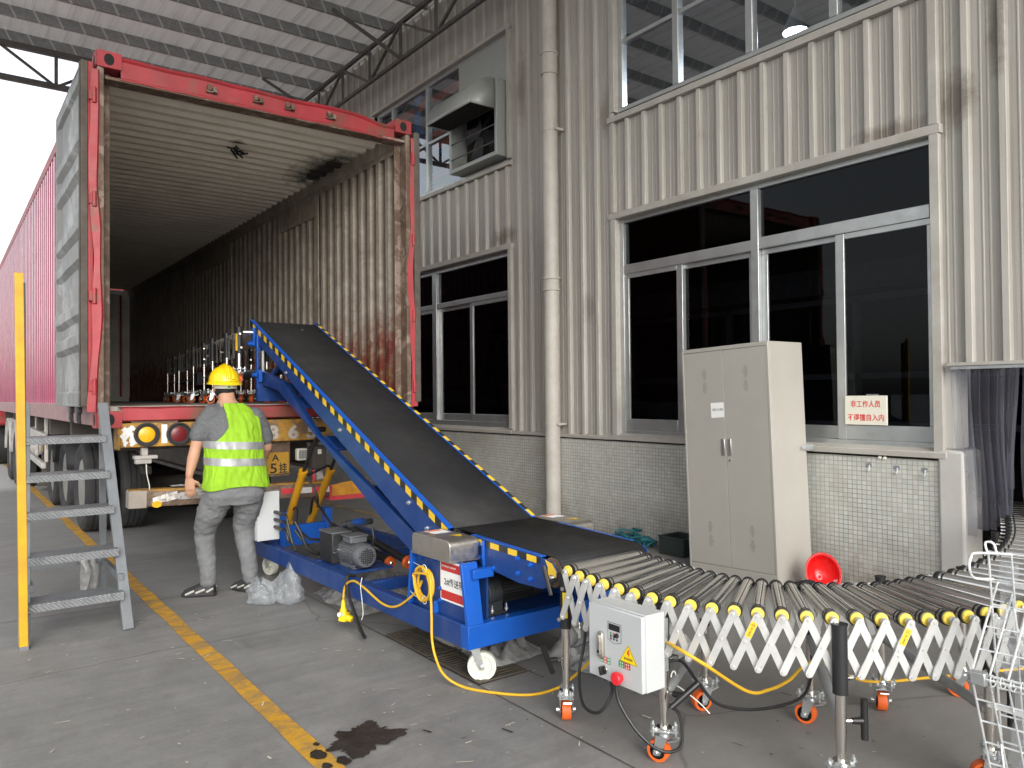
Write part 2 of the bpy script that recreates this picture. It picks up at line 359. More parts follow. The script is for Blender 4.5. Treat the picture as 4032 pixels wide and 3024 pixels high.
def m_tile():
    t = NT('pale_mosaic_tile'); x, y, z = t.sep()
    cb = t.n('ShaderNodeCombineXYZ'); t.l(y, cb.inputs[0]); t.l(z, cb.inputs[1])
    b = t.n('ShaderNodeTexBrick'); t.l(cb.outputs[0], b.inputs['Vector']); b.offset = 0; b.squash = 1
    b.inputs['Scale'].default_value = 1; b.inputs['Brick Width'].default_value = .0365; b.inputs['Row Height'].default_value = .0335; b.inputs['Mortar Size'].default_value = .0028; b.inputs['Mortar Smooth'].default_value = .3
    b.inputs['Color1'].default_value = (.45,.475,.45,1); b.inputs['Color2'].default_value = (.54,.56,.535,1); b.inputs['Bias'].default_value = 0
    g = t.ramp(t.noise(1.6, 7, .7), [(.35, (.42,.36,.28)), (.7, (.15,.125,.095))])
    # grout is pale and nearly invisible on the far bay, brown near the doorway
    far = t.ramp(t.math('ADD', t.math('MULTIPLY', y, .1), t.math('MULTIPLY', t.noise(.9, 5), .25)), [(.50, 0), (.62, 1)])
    g = t.mix(far, g, (.47,.455,.42)); t.l(g, b.inputs['Mortar'])
    c = t.mix(t.math('MULTIPLY', far, .6), b.outputs[0], (.42,.41,.385))
    d = t.ramp(t.noise(1.7, 9, .75, dist=.7), [(.45, 0), (.72, .65)]); c = t.mix(d, c, (.33,.30,.25))
    low = t.math('MULTIPLY', t.ramp(z, [(.0, .75), (.42, 0)]), t.ramp(t.noise(6, 8, .75), [(.35, .1), (.65, 1)])); c = t.mix(low, c, (.12,.095,.07))
    # rusty run beside the locker
    ry = t.math('ABSOLUTE', t.math('SUBTRACT', y, 3.02)); ru = t.math('MULTIPLY', t.ramp(ry, [(.05, .55), (.42, 0)]), t.ramp(z, [(.1, 1), (.5, 0)])); c = t.mix(t.math('MULTIPLY', ru, t.ramp(t.noise(7, 6, .7), [(.35, 0), (.6, 1)])), c, (.50,.20,.06))
    t.set(c, t.ramp(t.noise(12, 4), [(.3, .25), (.7, .55)]), 0, .5)
    bm = t.n('ShaderNodeBump'); bm.inputs['Strength'].default_value = .5; bm.inputs['Distance'].default_value = .003; bm.invert = True; t.l(b.outputs['Fac'], bm.inputs['Height']); t.l(bm.outputs[0], t.b.inputs['Normal']); return t.m
M['tile'] = m_tile()
def m_cont_in():   # inside faces of the container walls (object origin at the container's rear left lower corner)
    t = NT('container_inside_paint'); x, y, z = t.sep()
    v = t.noise(1, 8, .75, t.vec((14, 14, 1.1))); blot = t.noise(3.2, 9, .78, dist=.9); fine = t.noise(22, 7, .75)
    c = t.ramp(blot, [(.3, (.19,.16,.125)), (.55, (.37,.325,.27)), (.75, (.50,.45,.385))])
    c = t.mix(t.ramp(v, [(.5, 0), (.72, .55)]), c, (.15,.13,.11))
    c = t.mix(t.ramp(fine, [(.60, 0), (.70, .5)]), c, (.09,.07,.055))
    edge = t.math('ADD', z, t.math('MULTIPLY', t.noise(3.5, 8, .8), .75))
    c = t.mix(t.ramp(t.math('MULTIPLY', edge, .5), [(.42, .9), (.62, 0)]), c, t.ramp(fine, [(.4, (.15,.055,.02)), (.65, (.30,.16,.06))]))
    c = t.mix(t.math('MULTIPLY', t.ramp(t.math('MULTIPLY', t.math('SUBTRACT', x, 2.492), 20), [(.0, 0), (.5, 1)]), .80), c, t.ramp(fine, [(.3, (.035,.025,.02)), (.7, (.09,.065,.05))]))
    red = t.math('MULTIPLY', t.ramp(t.math('MULTIPLY', t.math('ADD', z, t.math('MULTIPLY', t.noise(2.2, 8, .8), 1.0)), .5), [(.60, .95), (.78, 0)]), t.ramp(t.noise(4.5, 6, .75), [(.42, 0), (.54, 1)]))
    c = t.mix(red, c, t.ramp(fine, [(.4, (.16,.014,.012)), (.62, (.12,.035,.018))]))
    # walls painted darker and browner with depth, adding to the interior shade
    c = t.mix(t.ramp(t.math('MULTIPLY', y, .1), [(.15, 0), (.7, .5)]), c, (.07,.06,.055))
    t.set(c, .7, 0, .3); t.bump(t.math('ADD', blot, fine), .25, .008); return t.m
M['cont_in'] = m_cont_in()
def m_ceiling():
    t = NT('container_ceiling_paint'); x, y, z = t.sep()
    blot = t.noise(1.4, 9, .75, dist=.8); fine = t.noise(24, 7, .75); lng = t.noise(1, 7, .75, t.vec((1.2, 12, 1)))
    c = t.ramp(blot, [(.3, (.74,.68,.57)), (.6, (.88,.83,.73)), (.8, (.90,.86,.78))])
    c = t.mix(t.ramp(lng, [(.52, 0), (.72, .38)]), c, (.30,.22,.15))
    c = t.mix(t.ramp(fine, [(.62, 0), (.72, .45)]), c, (.16,.11,.07))
    # sooty patch near the right wall and one near the middle
    def spot(px, py, rx, ry, amt):
        d = t.math('SQRT', t.math('ADD', t.math('POWER', t.math('DIVIDE', t.math('SUBTRACT', x, px), rx), 2), t.math('POWER', t.math('DIVIDE', t.math('SUBTRACT', y, py), ry), 2)))
        d = t.math('ADD', d, t.math('MULTIPLY', t.math('SUBTRACT', t.noise(6, 8, .75), .5), 1.5)); return t.ramp(d, [(.4, amt), (1.0, 0)])
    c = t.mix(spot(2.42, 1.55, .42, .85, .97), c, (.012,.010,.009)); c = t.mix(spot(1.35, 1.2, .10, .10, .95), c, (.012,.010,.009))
    c = t.mix(t.ramp(t.math('MULTIPLY', y, .1), [(.2, 0), (.9, .4)]), c, (.25,.22,.19))  # ceiling painted darker towards the far end, adding to the shade there
    t.set(c, .75, 0, .3); t.bump(fine, .15, .006); return t.m
M['cont_ceil'] = m_ceiling()
M['cont_floor'] = mat('lightened_plank_floor', (.38,.35,.31), .7, var=.4, scale=5, grime=.4, gcol=(.12,.10,.085), bump=.3)  # planks lightened to bounce light onto the container ceiling
M['cont_endwall'] = mat('container_end_wall', (.80,.78,.74), .7, var=.1, scale=3, grime=.35, gcol=(.10,.07,.05))
M['door_in'] = mat('dented_grey_door', (.23,.235,.235), .5, .15, var=.22, scale=3, c2=(.38,.39,.39), c2amt=.4, grime=.6, gcol=(.13,.10,.08), gscale=3, bump=.3, bscale=14)
M['gasket'] = mat('rubber_door_gasket', (.085,.072,.06), .8, var=.3, grime=.3, gcol=(.2,.17,.14))
def m_belt():
    t = NT('ribbed_black_belt'); x, y, z = t.sep(); w = t.n('ShaderNodeTexWave', bands_direction='Y'); w.inputs['Scale'].default_value = 26; w.inputs['Distortion'].default_value = .15; t.l(t.tc.outputs['Object'], w.inputs['Vector'])
    c = t.ramp(t.noise(3, 8, .7), [(.3, (.016,.016,.017)), (.7, (.027,.027,.028))]); c = t.mix(t.ramp(t.noise(1.5, 9, .8, dist=.7), [(.55, 0), (.75, .35)]), c, (.075,.07,.065))
    t.set(c, t.ramp(t.noise(7, 5), [(.3, .55), (.7, .75)]), 0, .35); t.bump(w.outputs[0], .35, .003); return t.m
M['belt'] = m_belt()
def m_glass(name, tint, fres=1.5, rough=.01, boost=0.0):
    m = bpy.data.materials.new(name); m.use_nodes = True; t = m.node_tree; t.nodes.clear()
    o = t.nodes.new('ShaderNodeOutputMaterial'); mx = t.nodes.new('ShaderNodeMixShader'); tr = t.nodes.new('ShaderNodeBsdfTransparent'); gl = t.nodes.new('ShaderNodeBsdfGlossy'); fr = t.nodes.new('ShaderNodeFresnel')
    tr.inputs[0].default_value = (*tint, 1); gl.inputs['Roughness'].default_value = rough; gl.inputs[0].default_value = (.9,.95,1,1); fr.inputs[0].default_value = fres
    ad = t.nodes.new('ShaderNodeMath'); ad.operation = 'ADD'; ad.use_clamp = True; ad.inputs[1].default_value = boost; t.links.new(fr.outputs[0], ad.inputs[0])
    t.links.new(ad.outputs[0], mx.inputs[0]); t.links.new(tr.outputs[0], mx.inputs[1]); t.links.new(gl.outputs[0], mx.inputs[2]); t.links.new(mx.outputs[0], o.inputs[0]); return m
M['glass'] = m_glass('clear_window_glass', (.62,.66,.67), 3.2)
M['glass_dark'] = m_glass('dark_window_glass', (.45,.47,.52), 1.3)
def m_film(name, col, amt, rough=.25, bump=.6, bscale=25):
    m = bpy.data.materials.new(name); m.use_nodes = True; t = m.node_tree; b = t.nodes['Principled BSDF']; o = t.nodes['Material Output']
    b.inputs['Base Color'].default_value = (*col, 1); b.inputs['Roughness'].default_value = rough; b.inputs['Specular IOR Level'].default_value = .8
    n = t.nodes.new('ShaderNodeTexNoise'); n.inputs['Scale'].default_value = bscale; n.inputs['Detail'].default_value = 6; tc = t.nodes.new('ShaderNodeTexCoord'); t.links.new(tc.outputs['Object'], n.inputs['Vector'])
    bp = t.nodes.new('ShaderNodeBump'); bp.inputs['Strength'].default_value = bump; bp.inputs['Distance'].default_value = .01; t.links.new(n.outputs[0], bp.inputs['Height']); t.links.new(bp.outputs[0], b.inputs['Normal'])
    tr = t.nodes.new('ShaderNodeBsdfTransparent'); mx = t.nodes.new('ShaderNodeMixShader'); r = t.nodes.new('ShaderNodeValToRGB'); r.color_ramp.elements[0].position = .3; r.color_ramp.elements[1].position = .7
    r.color_ramp.elements[0].color = (amt*.6,)*3+(1,); r.color_ramp.elements[1].color = (min(1, amt*1.3),)*3+(1,); t.links.new(n.outputs[0], r.inputs[0])
    t.links.new(r.outputs[0], mx.inputs[0]); t.links.new(tr.outputs[0], mx.inputs[1]); t.links.new(b.outputs[0], mx.inputs[2]); t.links.new(mx.outputs[0], o.inputs[0]); return m
M['film'] = m_film('clear_plastic_film', (.50,.54,.57), .27, .18, .5, 14)
M['film_grey'] = m_film('crumpled_grey_film', (.42,.42,.41), .75, .2, .9, 18)
M['strip'] = m_film('pvc_strip', (.11,.11,.135), .72, .14, .05, 2)
M['strip_clear'] = m_film('clear_pvc_strip', (.30,.31,.37), .5, .1, .05, 2)

# ================================================================== SETTING
def grid_plane(x0, x1, y0, y1, z):
    return MB().quad((x0,y0,z), (x1,y0,z), (x1,y1,z), (x0,y1,z))
struct(grid_plane(-400, 400, -300, 500, 0).build('ground', M['ground'], smooth=0))
def wob_strip(x0, x1, y0, y1, z, n, amp):
    rows = []
    for i in range(n+1):
        y = y0+(y1-y0)*i/n
        rows.append([(x0+amp*MN.noise((3.1, y*2.2, 0)), y, z), (x1+amp*MN.noise((9.7, y*2.2, 4)), y, z)])
    return MB().sheet(rows)
struct(wob_strip(1.152, 1.245, -3, 40, .004, 220, .010).build('floor_line', M['line'], smooth=0))
struct(wob_strip(4.10, 4.19, 5.2, 40, .004, 120, .008).build('floor_line', M['line_faint'], smooth=0))
M['joint'] = mat('dirty_joint_filler', (.045,.04,.034), .9, var=.4, scale=9)
# slab joints (thin dark filled grooves)
mb = MB()
def joint(p0, p1, w, n=40):
    p0, p1 = V(p0), V(p1); d = (p1-p0).normalized(); s = V((-d.y, d.x, 0)); rows = []
    for i in range(n+1):
        p = p0.lerp(p1, i/n); k = w*(.5+.5*abs(MN.noise(p*3.3))); q = .012*MN.noise(p*1.7)
        rows.append([p+s*(q-k)+V((0,0,.0045)), p+s*(q+k)+V((0,0,.0045))])
    mb.sheet(rows)
joint((-6, 6.05, 0), (2.1, 5.78, 0), .005); joint((2.105, -3, 0), (2.105, 5.6, 0), .0045, 200); joint((2.42, 3.0, 0), (2.42, 5.6, 0), .004, 60)
joint((-6, 1.2, 0), (2.1, 1.02, 0), .004)
struct(mb.build('floor_joint', M['joint'], smooth=0))
# oil puddle with a ragged edge
mb = MB(); N = 90; cx, cy = 1.40, 2.92; rim = []
for i in range(N):
    a = 2*PI*i/N; u = V((math.cos(a), math.sin(a), 0)); k = 1+.55*MN.noise(u*1.6+V((4.2,1,0)))+.35*MN.noise(u*5+V((1,7,0)))+.18*MN.noise(u*13)
    rim.append((cx+.01+.138*k*u.x+.02*u.y, cy+.112*k*u.y, .007))
mb.add([(cx,cy,.007)]+rim, [(0, 1+i, 1+(i+1) % N) for i in range(N)])
for px, py, r in ((1.20,2.90,.03), (1.26,2.79,.026), (1.19,2.79,.018), (1.23,2.99,.012)):
    rim = [(px+r*(1+.4*MN.noise((a*2,px*9,1)))*math.cos(a), py+1.5*r*(1+.4*MN.noise((a*2,py*9,5)))*math.sin(a), .0075) for a in [2*PI*i/20 for i in range(20)]]
    mb.add([(px,py,.0075)]+rim, [(0, 1+i, 1+(i+1) % 20) for i in range(20)])
struct(mb.build('puddle', M['puddle'], smooth=0))
# litter: splinters, scraps and flakes lying loose on the floor
mb = MB(); R2 = random.Random(5)
for i in range(170):
    if i < 90: x = R2.uniform(.1, 2.1); y = R2.uniform(2.2, 5.4)
    else: x = R2.uniform(1.6, 3.3); y = R2.uniform(1.5, 3.2)
    a = R2.uniform(0, PI); L = R2.choice([.004,.006,.008,.012,.02,.03])*R2.uniform(.6,1.2); w = R2.uniform(.0015,.005); d = V((math.cos(a), math.sin(a), 0)); s = V((-d.y, d.x, 0)); p = V((x,y,.0085))
    mb.quad(p-d*L-s*w, p+d*L-s*w*.6, p+d*L*.9+s*w, p-d*L*.8+s*w*1.1, 0 if i < 100 or i % 2 else 1)
o = mb.build('floor_litter', [M['debris'], M['hole']], smooth=0); o['kind'] = 'stuff'

# ---- drain grates let into the slab
def grate(y0, label):
    g = thing('drain_grate', label, 'drain grate', (2.24, y0+.24, 0), 0, 'cast iron drain grates under the belt loader')
    x0, x1, y1 = 2.115, 2.41, y0+.475
    MB().box((x0,y0,-.02), (x1,y1,.005)).build('pit', M['hole'], g, smooth=0)
    f = MB()
    for a, b in (((x0,y0),(x0+.025,y1)), ((x1-.025,y0),(x1,y1)), ((x0+.025,y0),(x1-.025,y0+.025)), ((x0+.025,y1-.025),(x1-.025,y1)), ((x0+.025+.113,y0+.025),(x0+.025+.132,y1-.025))):
        f.box((*a,.006), (*b,.012))
    k = y0+.045
    while k < y1-.03:
        f.box((x0+.027,k,.0065), (x0+.136,k+.012,.0115)); f.box((x0+.159,k,.0065), (x1-.027,k+.012,.0115)); k += .031
    f.build('slotted_cover', M['grate'], g, smooth=0)
grate(3.62, 'slotted iron drain grate under the loader, farther from its front caster'); grate(3.12, 'slotted iron drain grate under the loader, close to its front caster')

# ================================================================== WAREHOUSE
WX = 5.42
bld = thing('warehouse_building', 'cream ribbed metal warehouse wall with aluminium windows over a mosaic tiled plinth', 'building', (WX, 6, 0))
def cladding(mb, y0, y1, z0, z1):
    # trapezoid ribs every .22 m, two faint stiffening beads in each pan
    prof = []; k = math.floor((y0-2.227)/.22)-1
    while True:
        c = 2.227+.22*k; k += 1
        if c > y1+.2: break
        prof += [(c-.029, 0), (c-.019, .035), (c+.019, .035), (c+.029, 0), (c+.085, 0), (c+.090, .004), (c+.097, .004), (c+.102, 0), (c+.128, 0), (c+.133, .004), (c+.140, .004), (c+.145, 0)]
    pts = []
    for a, b in zip(prof, prof[1:]):
        if b[0] < y0 or a[0] > y1: continue
        for q in (a, b):
            yy = min(max(q[0], y0), y1)
            if yy != q[0] and abs(b[0]-a[0]) > 1e-6: xx = a[1]+(b[1]-a[1])*(yy-a[0])/(b[0]-a[0])
            else: xx = q[1]
            if not pts or abs(pts[-1][0]-yy) > 1e-5: pts.append((yy, xx))
    mb.sheet([[(WX-x, y, z0) for y, x in pts], [(WX-x, y, z1) for y, x in pts]])
mb = MB()
cladding(mb, 2.42, 5.50, 3.215, 4.115); cladding(mb, 5.50, 7.235, .985, 8.4); cladding(mb, 1.0, 2.42, 1.60, 8.4); cladding(mb, -3, 1.0, 0, 8.4)
cladding(mb, 7.235, 10.75, 3.20, 4.12); cladding(mb, 7.235, 24, 5.80, 8.4); cladding(mb, 10.75, 24, .985, 5.80); cladding(mb, 2.42, 5.50, 5.95, 8.4)
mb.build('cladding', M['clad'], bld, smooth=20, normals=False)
# plinth
MB().box((WX-.03, 2.43, 0), (WX+.16, 24, .945)).build('plinth', M['tile'], bld, smooth=0)
# flashing: sills and reveals in folded sheet
fl = MB()
def sillp(y0, y1, z, dz, out):   # sloping sill
    fl.prism([(WX+.05, z), (WX-out, z), (WX-out, z+dz*.55), (WX+.05, z+dz)], 1, y0, y1)
sillp(2.37, 5.56, .962, .075, .055); sillp(5.56, 7.20, .960, .06, .05); sillp(7.20, 24, .962, .075, .055)
sillp(2.40, 5.56, 4.118, .105, .055); sillp(7.20, 10.8, 4.125, .085, .055)
for y0, y1, z in ((2.38, 5.56, 3.152), (7.19, 10.8, 3.14)): fl.box((WX+.06, y0, z), (WX-.046, y1, z+.062))
for y0, y1, z in ((7.19, 10.8, 5.752), (2.4, 5.56, 5.90)): fl.box((WX+.06, y0, z), (WX-.046, y1, z+.05))
for y, z0, z1 in ((2.425, 1.0, 3.152), (5.50, 1.0, 3.152), (7.235, 1.02, 3.14), (7.235, 4.21, 5.752), (5.50, 4.223, 5.90), (2.425, 4.223, 5.90)): fl.box((WX+.06, y-.032, z0), (WX-.043, y+.032, z1))
fl.box((WX+.02, 2.395, 3.215), (WX-.048, 2.455, 4.115)); fl.box((WX-.05, 5.475, 3.216), (WX, 5.515, 4.114))
fl.build('flashing', M['flashing'], bld, bevel=.004)
def window(y0, y1, z0, z1, bars, panes, label=None, gl='glass'):
    """bars: list of (ya,yb,za,zb,depth in,depth out); panes: list of (ya,yb,za,zb,inset)"""
    f = MB()
    for ya, yb, za, zb, a, b in bars: f.box((WX+a, ya, za), (WX+b, yb, zb))
    fo = f.build('window', M['alu'], bld, bevel=.004)
    if label: fo['label'] = label
    for ya, yb, za, zb, ins in panes:
        MB().quad((WX+ins, ya, za), (WX+ins, ya, zb), (WX+ins, yb, zb), (WX+ins, yb, za)).build('pane', M[gl], fo, smooth=0, normals=False)
# right lower window
y0, y1 = 2.457, 5.468; B = []
B += [(y0, y1, 1.02, 1.06, .10, .02), (y0, y1, 3.11, 3.152, .10, .03), (y0, y0+.03, 1.06, 3.11, .10, .03), (y1-.05, y1, 1.06, 3.11, .10, .02), (3.855, 3.93, 1.06, 3.11, .10, .015)]
B += [(y0+.03, 3.855, 2.605, 2.70, .095, .02), (3.93, y1-.05, 2.60, 2.69, .095, .02)]
B += [(y0+.03, 3.12, 1.06, 1.17, .055, .03), (y0+.03, 3.12, 2.56, 2.605, .055, .03), (3.115, 3.185, 1.06, 2.605, .056, .028), (y0+.03, y0+.055, 1.17, 2.56, .055, .03),
      (3.185, 3.855, 1.06, 1.16, .085, .06), (3.185, 3.855, 2.56, 2.605, .085, .06), (3.80, 3.855, 1.16, 2.56, .085, .06),
      (3.93, 4.70, 1.06, 1.16, .085, .06), (3.93, 4.70, 2.555, 2.60, .085, .06), (4.68, 4.75, 1.06, 2.60, .086, .03), (3.93, 3.98, 1.16, 2.555, .085, .06), (4.75, y1-.05, 1.06, 1.17, .055, .03), (4.75, y1-.05, 2.555, 2.60, .055, .03), (5.36, 5.418, 1.17, 2.555, .055, .03)]
window(y0, y1, 1.02, 3.15, B, [(y0+.05, 3.12, 1.165, 2.565, .045), (3.18, 3.81, 1.155, 2.565, .075), (3.97, 4.69, 1.155, 2.56, .075), (4.745, 5.37, 1.165, 2.56, .045), (y0+.025, 3.86, 2.695, 3.115, .06), (3.925, 5.42, 2.685, 3.115, .06)], 'wide sliding window behind the locker with black panes', 'glass_dark')
# left lower window
y0, y1 = 7.268, 10.70
B = [(y0, y1, 1.02, 1.09, .10, .02), (y0, y1, 3.075, 3.14, .10, .03), (y0, y0+.03, 1.09, 3.075, .10, .03), (8.985, 9.09, 1.09, 3.075, .10, .015), (y1-.05, y1, 1.09, 3.075, .10, .02)]
for ya, yb in ((y0+.03, 8.985), (9.09, y1-.05)):
    m_ = (ya+yb)/2
    B += [(ya, yb, 2.60, 2.665, .095, .02), (ya, m_, 1.09, 1.18, .055, .03), (ya, m_, 2.55, 2.60, .055, .03), (m_-.03, m_+.04, 1.09, 2.60, .056, .028), (m_+.04, yb, 1.09, 1.18, .085, .06), (m_+.04, yb, 2.55, 2.60, .085, .06), (yb-.06, yb, 1.18, 2.55, .085, .06), (ya, ya+.025, 1.18, 2.55, .055, .03)]
P = []
for ya, yb in ((y0+.03, 8.985), (9.09, y1-.05)):
    m_ = (ya+yb)/2; P += [(ya+.02, m_-.025, 1.175, 2.555, .045), (m_+.035, yb-.055, 1.175, 2.555, .075), (ya-.005, yb+.005, 2.66, 3.08, .06)]
window(y0, y1, 1.02, 3.14, B, P, 'lower window left of the drainpipe, partly hidden by the container', 'glass_dark')
# right upper window
y0, y1 = 2.457, 5.468
B = [(y0, y1, 4.225, 4.265, .09, .02), (y0, y1, 5.86, 5.90, .09, .02), (y0, y0+.05, 4.265, 5.86, .09, .02), (y1-.06, y1, 4.265, 5.86, .09, .02)] + [(c-.035, c+.035, 4.265, 5.86, .09, .015) for c in (3.165, 3.92, 4.72)]
e = [y0+.05, 3.13, 3.2, 3.885, 3.955, 4.685, 4.755, y1-.06]
B += [(e[i], e[i+1], 4.90, 4.94, .08, .02) for i in (0, 2, 4, 6)]
P = [(e[i]-.005, e[i+1]+.005, za, zb, .05) for i in (0, 2, 4, 6) for za, zb in ((4.26, 4.905), (4.935, 5.865))]
window(y0, y1, 4.22, 5.9, B, P, 'upper window over the ribbed panel, pendant lamp behind it')
# left upper window
y0, y1 = 7.268, 10.70
B = [(y0, y1, 4.21, 4.24, .09, .02), (y0, y1, 5.70, 5.752, .09, .02), (y1-.05, y1, 4.24, 5.70, .09, .02), (y0, y0+.04, 4.24, 5.70, .09, .02)] + [(c-.03, c+.03, 4.24, 5.70, .09, .015) for c in (9.20, 10.2)] + [(8.345, 8.385, 4.24, 5.70, .09, .02)]
e = [8.385, 9.17, 9.23, 10.17, 10.23, y1-.05]
B += [(e[i], e[i+1], 4.89, 4.93, .08, .02) for i in (0, 2, 4)]
P = [(e[i]-.005, e[i+1]+.005, za, zb, .05) for i in (0, 2, 4) for za, zb in ((4.235, 4.895), (4.925, 5.705))]
window(y0, y1, 4.21, 5.75, B, P, 'upper window beside the exhaust hood with racking behind it')
# doorway jamb
jb = MB(); jb.box((WX-.05, 2.262, 0), (WX+.22, 2.43, 1.02)); jb.box((WX-.0, 2.33, 1.02), (WX+.2, 2.42, 1.6)); jb.build('door_jamb', M['plaster'], bld, bevel=.02, seg=3)
MB().box((WX-.06, 1.0, 1.578), (WX+.02, 2.36, 1.602)).build('door_lintel', M['flashing'], bld, bevel=.003)
# shell: interior floors, walls, ceilings
it = MB()
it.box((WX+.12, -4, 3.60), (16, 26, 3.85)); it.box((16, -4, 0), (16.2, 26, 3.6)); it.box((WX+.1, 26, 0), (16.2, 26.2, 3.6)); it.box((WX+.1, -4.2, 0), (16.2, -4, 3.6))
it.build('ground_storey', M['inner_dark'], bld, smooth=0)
M['inner_dim'] = mat('dim_partition', (.05,.055,.065), .7, var=.3)
pt = MB()
for z in (1.05, 1.55, 2.35): pt.box((7.6,-1,z), (7.66,12,z+.06))
for k in range(8): pt.box((7.6,-.6+1.6*k,0), (7.66,-.54+1.6*k,2.41))
pt.box((8.2,-2,2.55), (8.5,14,2.85)); pt.box((7.4,1.0,0), (8.4,1.9,.95)); pt.box((6.5,3.3,0), (7.3,4.8,.8)); pt.box((7.2,6.8,0), (8.2,8.6,1.3))
pt.build('partition', M['inner_dim'], bld, smooth=0)
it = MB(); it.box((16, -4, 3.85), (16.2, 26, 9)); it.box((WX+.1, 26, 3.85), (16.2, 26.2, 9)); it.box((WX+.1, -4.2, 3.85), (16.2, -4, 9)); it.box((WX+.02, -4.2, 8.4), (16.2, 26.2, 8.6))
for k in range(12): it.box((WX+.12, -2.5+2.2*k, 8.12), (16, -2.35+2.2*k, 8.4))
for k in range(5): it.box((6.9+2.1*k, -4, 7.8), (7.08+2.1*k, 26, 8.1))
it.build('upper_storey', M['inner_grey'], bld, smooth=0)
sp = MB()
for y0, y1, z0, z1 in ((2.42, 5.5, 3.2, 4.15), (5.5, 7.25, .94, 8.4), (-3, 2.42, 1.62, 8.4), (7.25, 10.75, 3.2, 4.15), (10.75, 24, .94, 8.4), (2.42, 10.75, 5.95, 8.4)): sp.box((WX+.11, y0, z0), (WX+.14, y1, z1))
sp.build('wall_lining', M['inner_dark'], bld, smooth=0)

# things seen through the windows
lamp = thing('pendant_lamp', 'grey pendant lamp shade glowing pale blue behind the upper right window', 'lamp', (6.6, 4.23, 4.87))
MB().lathe([(.018,.24),(.035,.20),(.05,.17),(.085,.10),(.115,.03),(.118,0)], (6.6,4.23,4.88), (0,0,1), 28, cap=False).build('lamp_shade', M['lamp_shade'], lamp)
MB().lathe([(.001,.012),(.112,.012),(.113,.004)], (6.6,4.23,4.88), (0,0,1), 28).build('lens', M['lamp_lens'], lamp)
MB().tube([(6.6,4.23,5.11),(6.6,4.23,8.1)], .008, 8).build('rod', M['flashing'], lamp)
li = bpy.data.lights.new('pendant_light', 'POINT'); li.energy = 120; li.color = (.85,.9,1); li.shadow_soft_size = .1; lo_ = bpy.data.objects.new('pendant_light', li); lo_.location = (6.6,4.23,4.82); COL.objects.link(lo_); lo_.parent = None
for i, (a, b, lb) in enumerate(((3.20, 3.335, 'lit strip light behind the wide lower window, nearest the right frame'), (3.915, 4.085, 'lit strip light behind the wide lower window, the middle one of three'), (4.115, 4.30, 'lit strip light behind the wide lower window, next to the window mullion'))):
    q = thing('strip_light', lb, 'strip light', (6.6, (a+b)/2, 3.475), 0, 'strip lights inside the lower storey')
    MB().cyl((6.6,a,3.47), (6.6,b,3.47), .011, n=10).build('tube', M['lamp_glow'], q); MB().box((6.575,a-.02,3.484), (6.625,b+.02,3.52)).build('housing', M['inner_grey'], q)
rk = thing('pallet_rack', 'blue and orange pallet rack standing behind the upper left window', 'pallet rack', (8, 13, 3.85))
for y in (9.7, 12.1, 13.9, 16.4):
    for x in (8.0, 9.0):
        u = MB(); u.box((x-.05,y-.06,3.85), (x+.05,y+.06,7.75)); u.build('upright', M['rack_blue'], rk, smooth=0)
    br = MB()
    for k in range(4): br.bar((8,y,4.0+.95*k), (9,y,4.5+.95*k), .04, .04); br.bar((9,y,4.5+.95*k), (8,y,4.95+.95*k), .04, .04)
    br.build('brace', M['rack_blue'], rk, smooth=0)
for z in (5.0, 6.35, 7.3):
    for a, b in ((9.76,12.04),(12.16,13.84),(13.96,16.34)):
        for x in (7.97, 9.03): MB().box((x-.03,a,z), (x+.03,b,z+.13)).build('beam', M['rack_orange'], rk, smooth=0)
for i, (y, z, lb) in enumerate(((10.6, 5.13, 'yellow carton on the rack behind the exhaust hood'), (13.1, 5.13, 'yellow carton on the rack seen below the orange beam'))):
    tag(MB().box((8.1,y,z), (8.9,y+.75,z+.55)).build('carton', M['carton'], bevel=.01), lb, 'carton')
# ---- exhaust hood
hd = thing('exhaust_hood', 'galvanised exhaust fan hood with rounded top and wire guard set in the upper left window', 'exhaust hood', (WX, 7.8, 4.25))
MB().box((WX+.03, 7.31, 5.16), (WX-.005, 8.345, 5.70)).build('back_panel', M['hood'], hd, bevel=.003)
fr = MB()
for a, b in (((8.30,4.25),(8.345,5.16)), ((7.30,4.25),(7.345,5.16)), ((7.345,4.25),(8.30,4.30)), ((7.345,5.11),(8.30,5.16))): fr.box((WX+.09, a[0], a[1]), (WX-.16, b[0], b[1]))
fr.build('frame', M['hood'], hd, bevel=.004)
prof = [(WX-.165, 5.16)] + [(WX-.165-.34*math.sin(t), 4.80+.36*math.cos(t)) for t in [PI/2*i/12 for i in range(13)]]
sh = MB(); sh.sheet([[(x, 7.33, z) for x, z in prof], [(x, 8.32, z) for x, z in prof]])
for y in (7.33, 8.32): sh.add([(WX-.165, y, 4.80)]+[(x, y, z) for x, z in prof], [tuple(range(len(prof)+1))])
so = sh.build('cowl', M['hood'], hd, normals=False); so.modifiers.new('thick', 'SOLIDIFY').thickness = .006
gd = MB()
for k in range(4): gd.cyl((WX-.155, 7.345, 4.42+.2*k), (WX-.155, 8.30, 4.42+.2*k), .009, n=8)
gd.build('guard', M['truss'], hd)
ln = MB(); lp = [(x+.012*(x < WX-.2), z-.014) for x, z in prof]; ln.prism([(WX-.17, 4.806)]+lp[:-1]+[(WX-.49, 4.806)], 1, 7.345, 8.305); ln.build('cowl_shade_fill', M['hole'], hd, smooth=0)  # solid dark block added to stand for the shade inside the cowl
MB().box((WX+.10, 7.345, 4.30), (WX+.085, 8.30, 5.11)).build('dark_mouth', M['hole'], hd, smooth=0)
fan = MB(); fan.cyl((WX+.02,7.82,4.70), (WX-.06,7.82,4.70), .07, n=16)
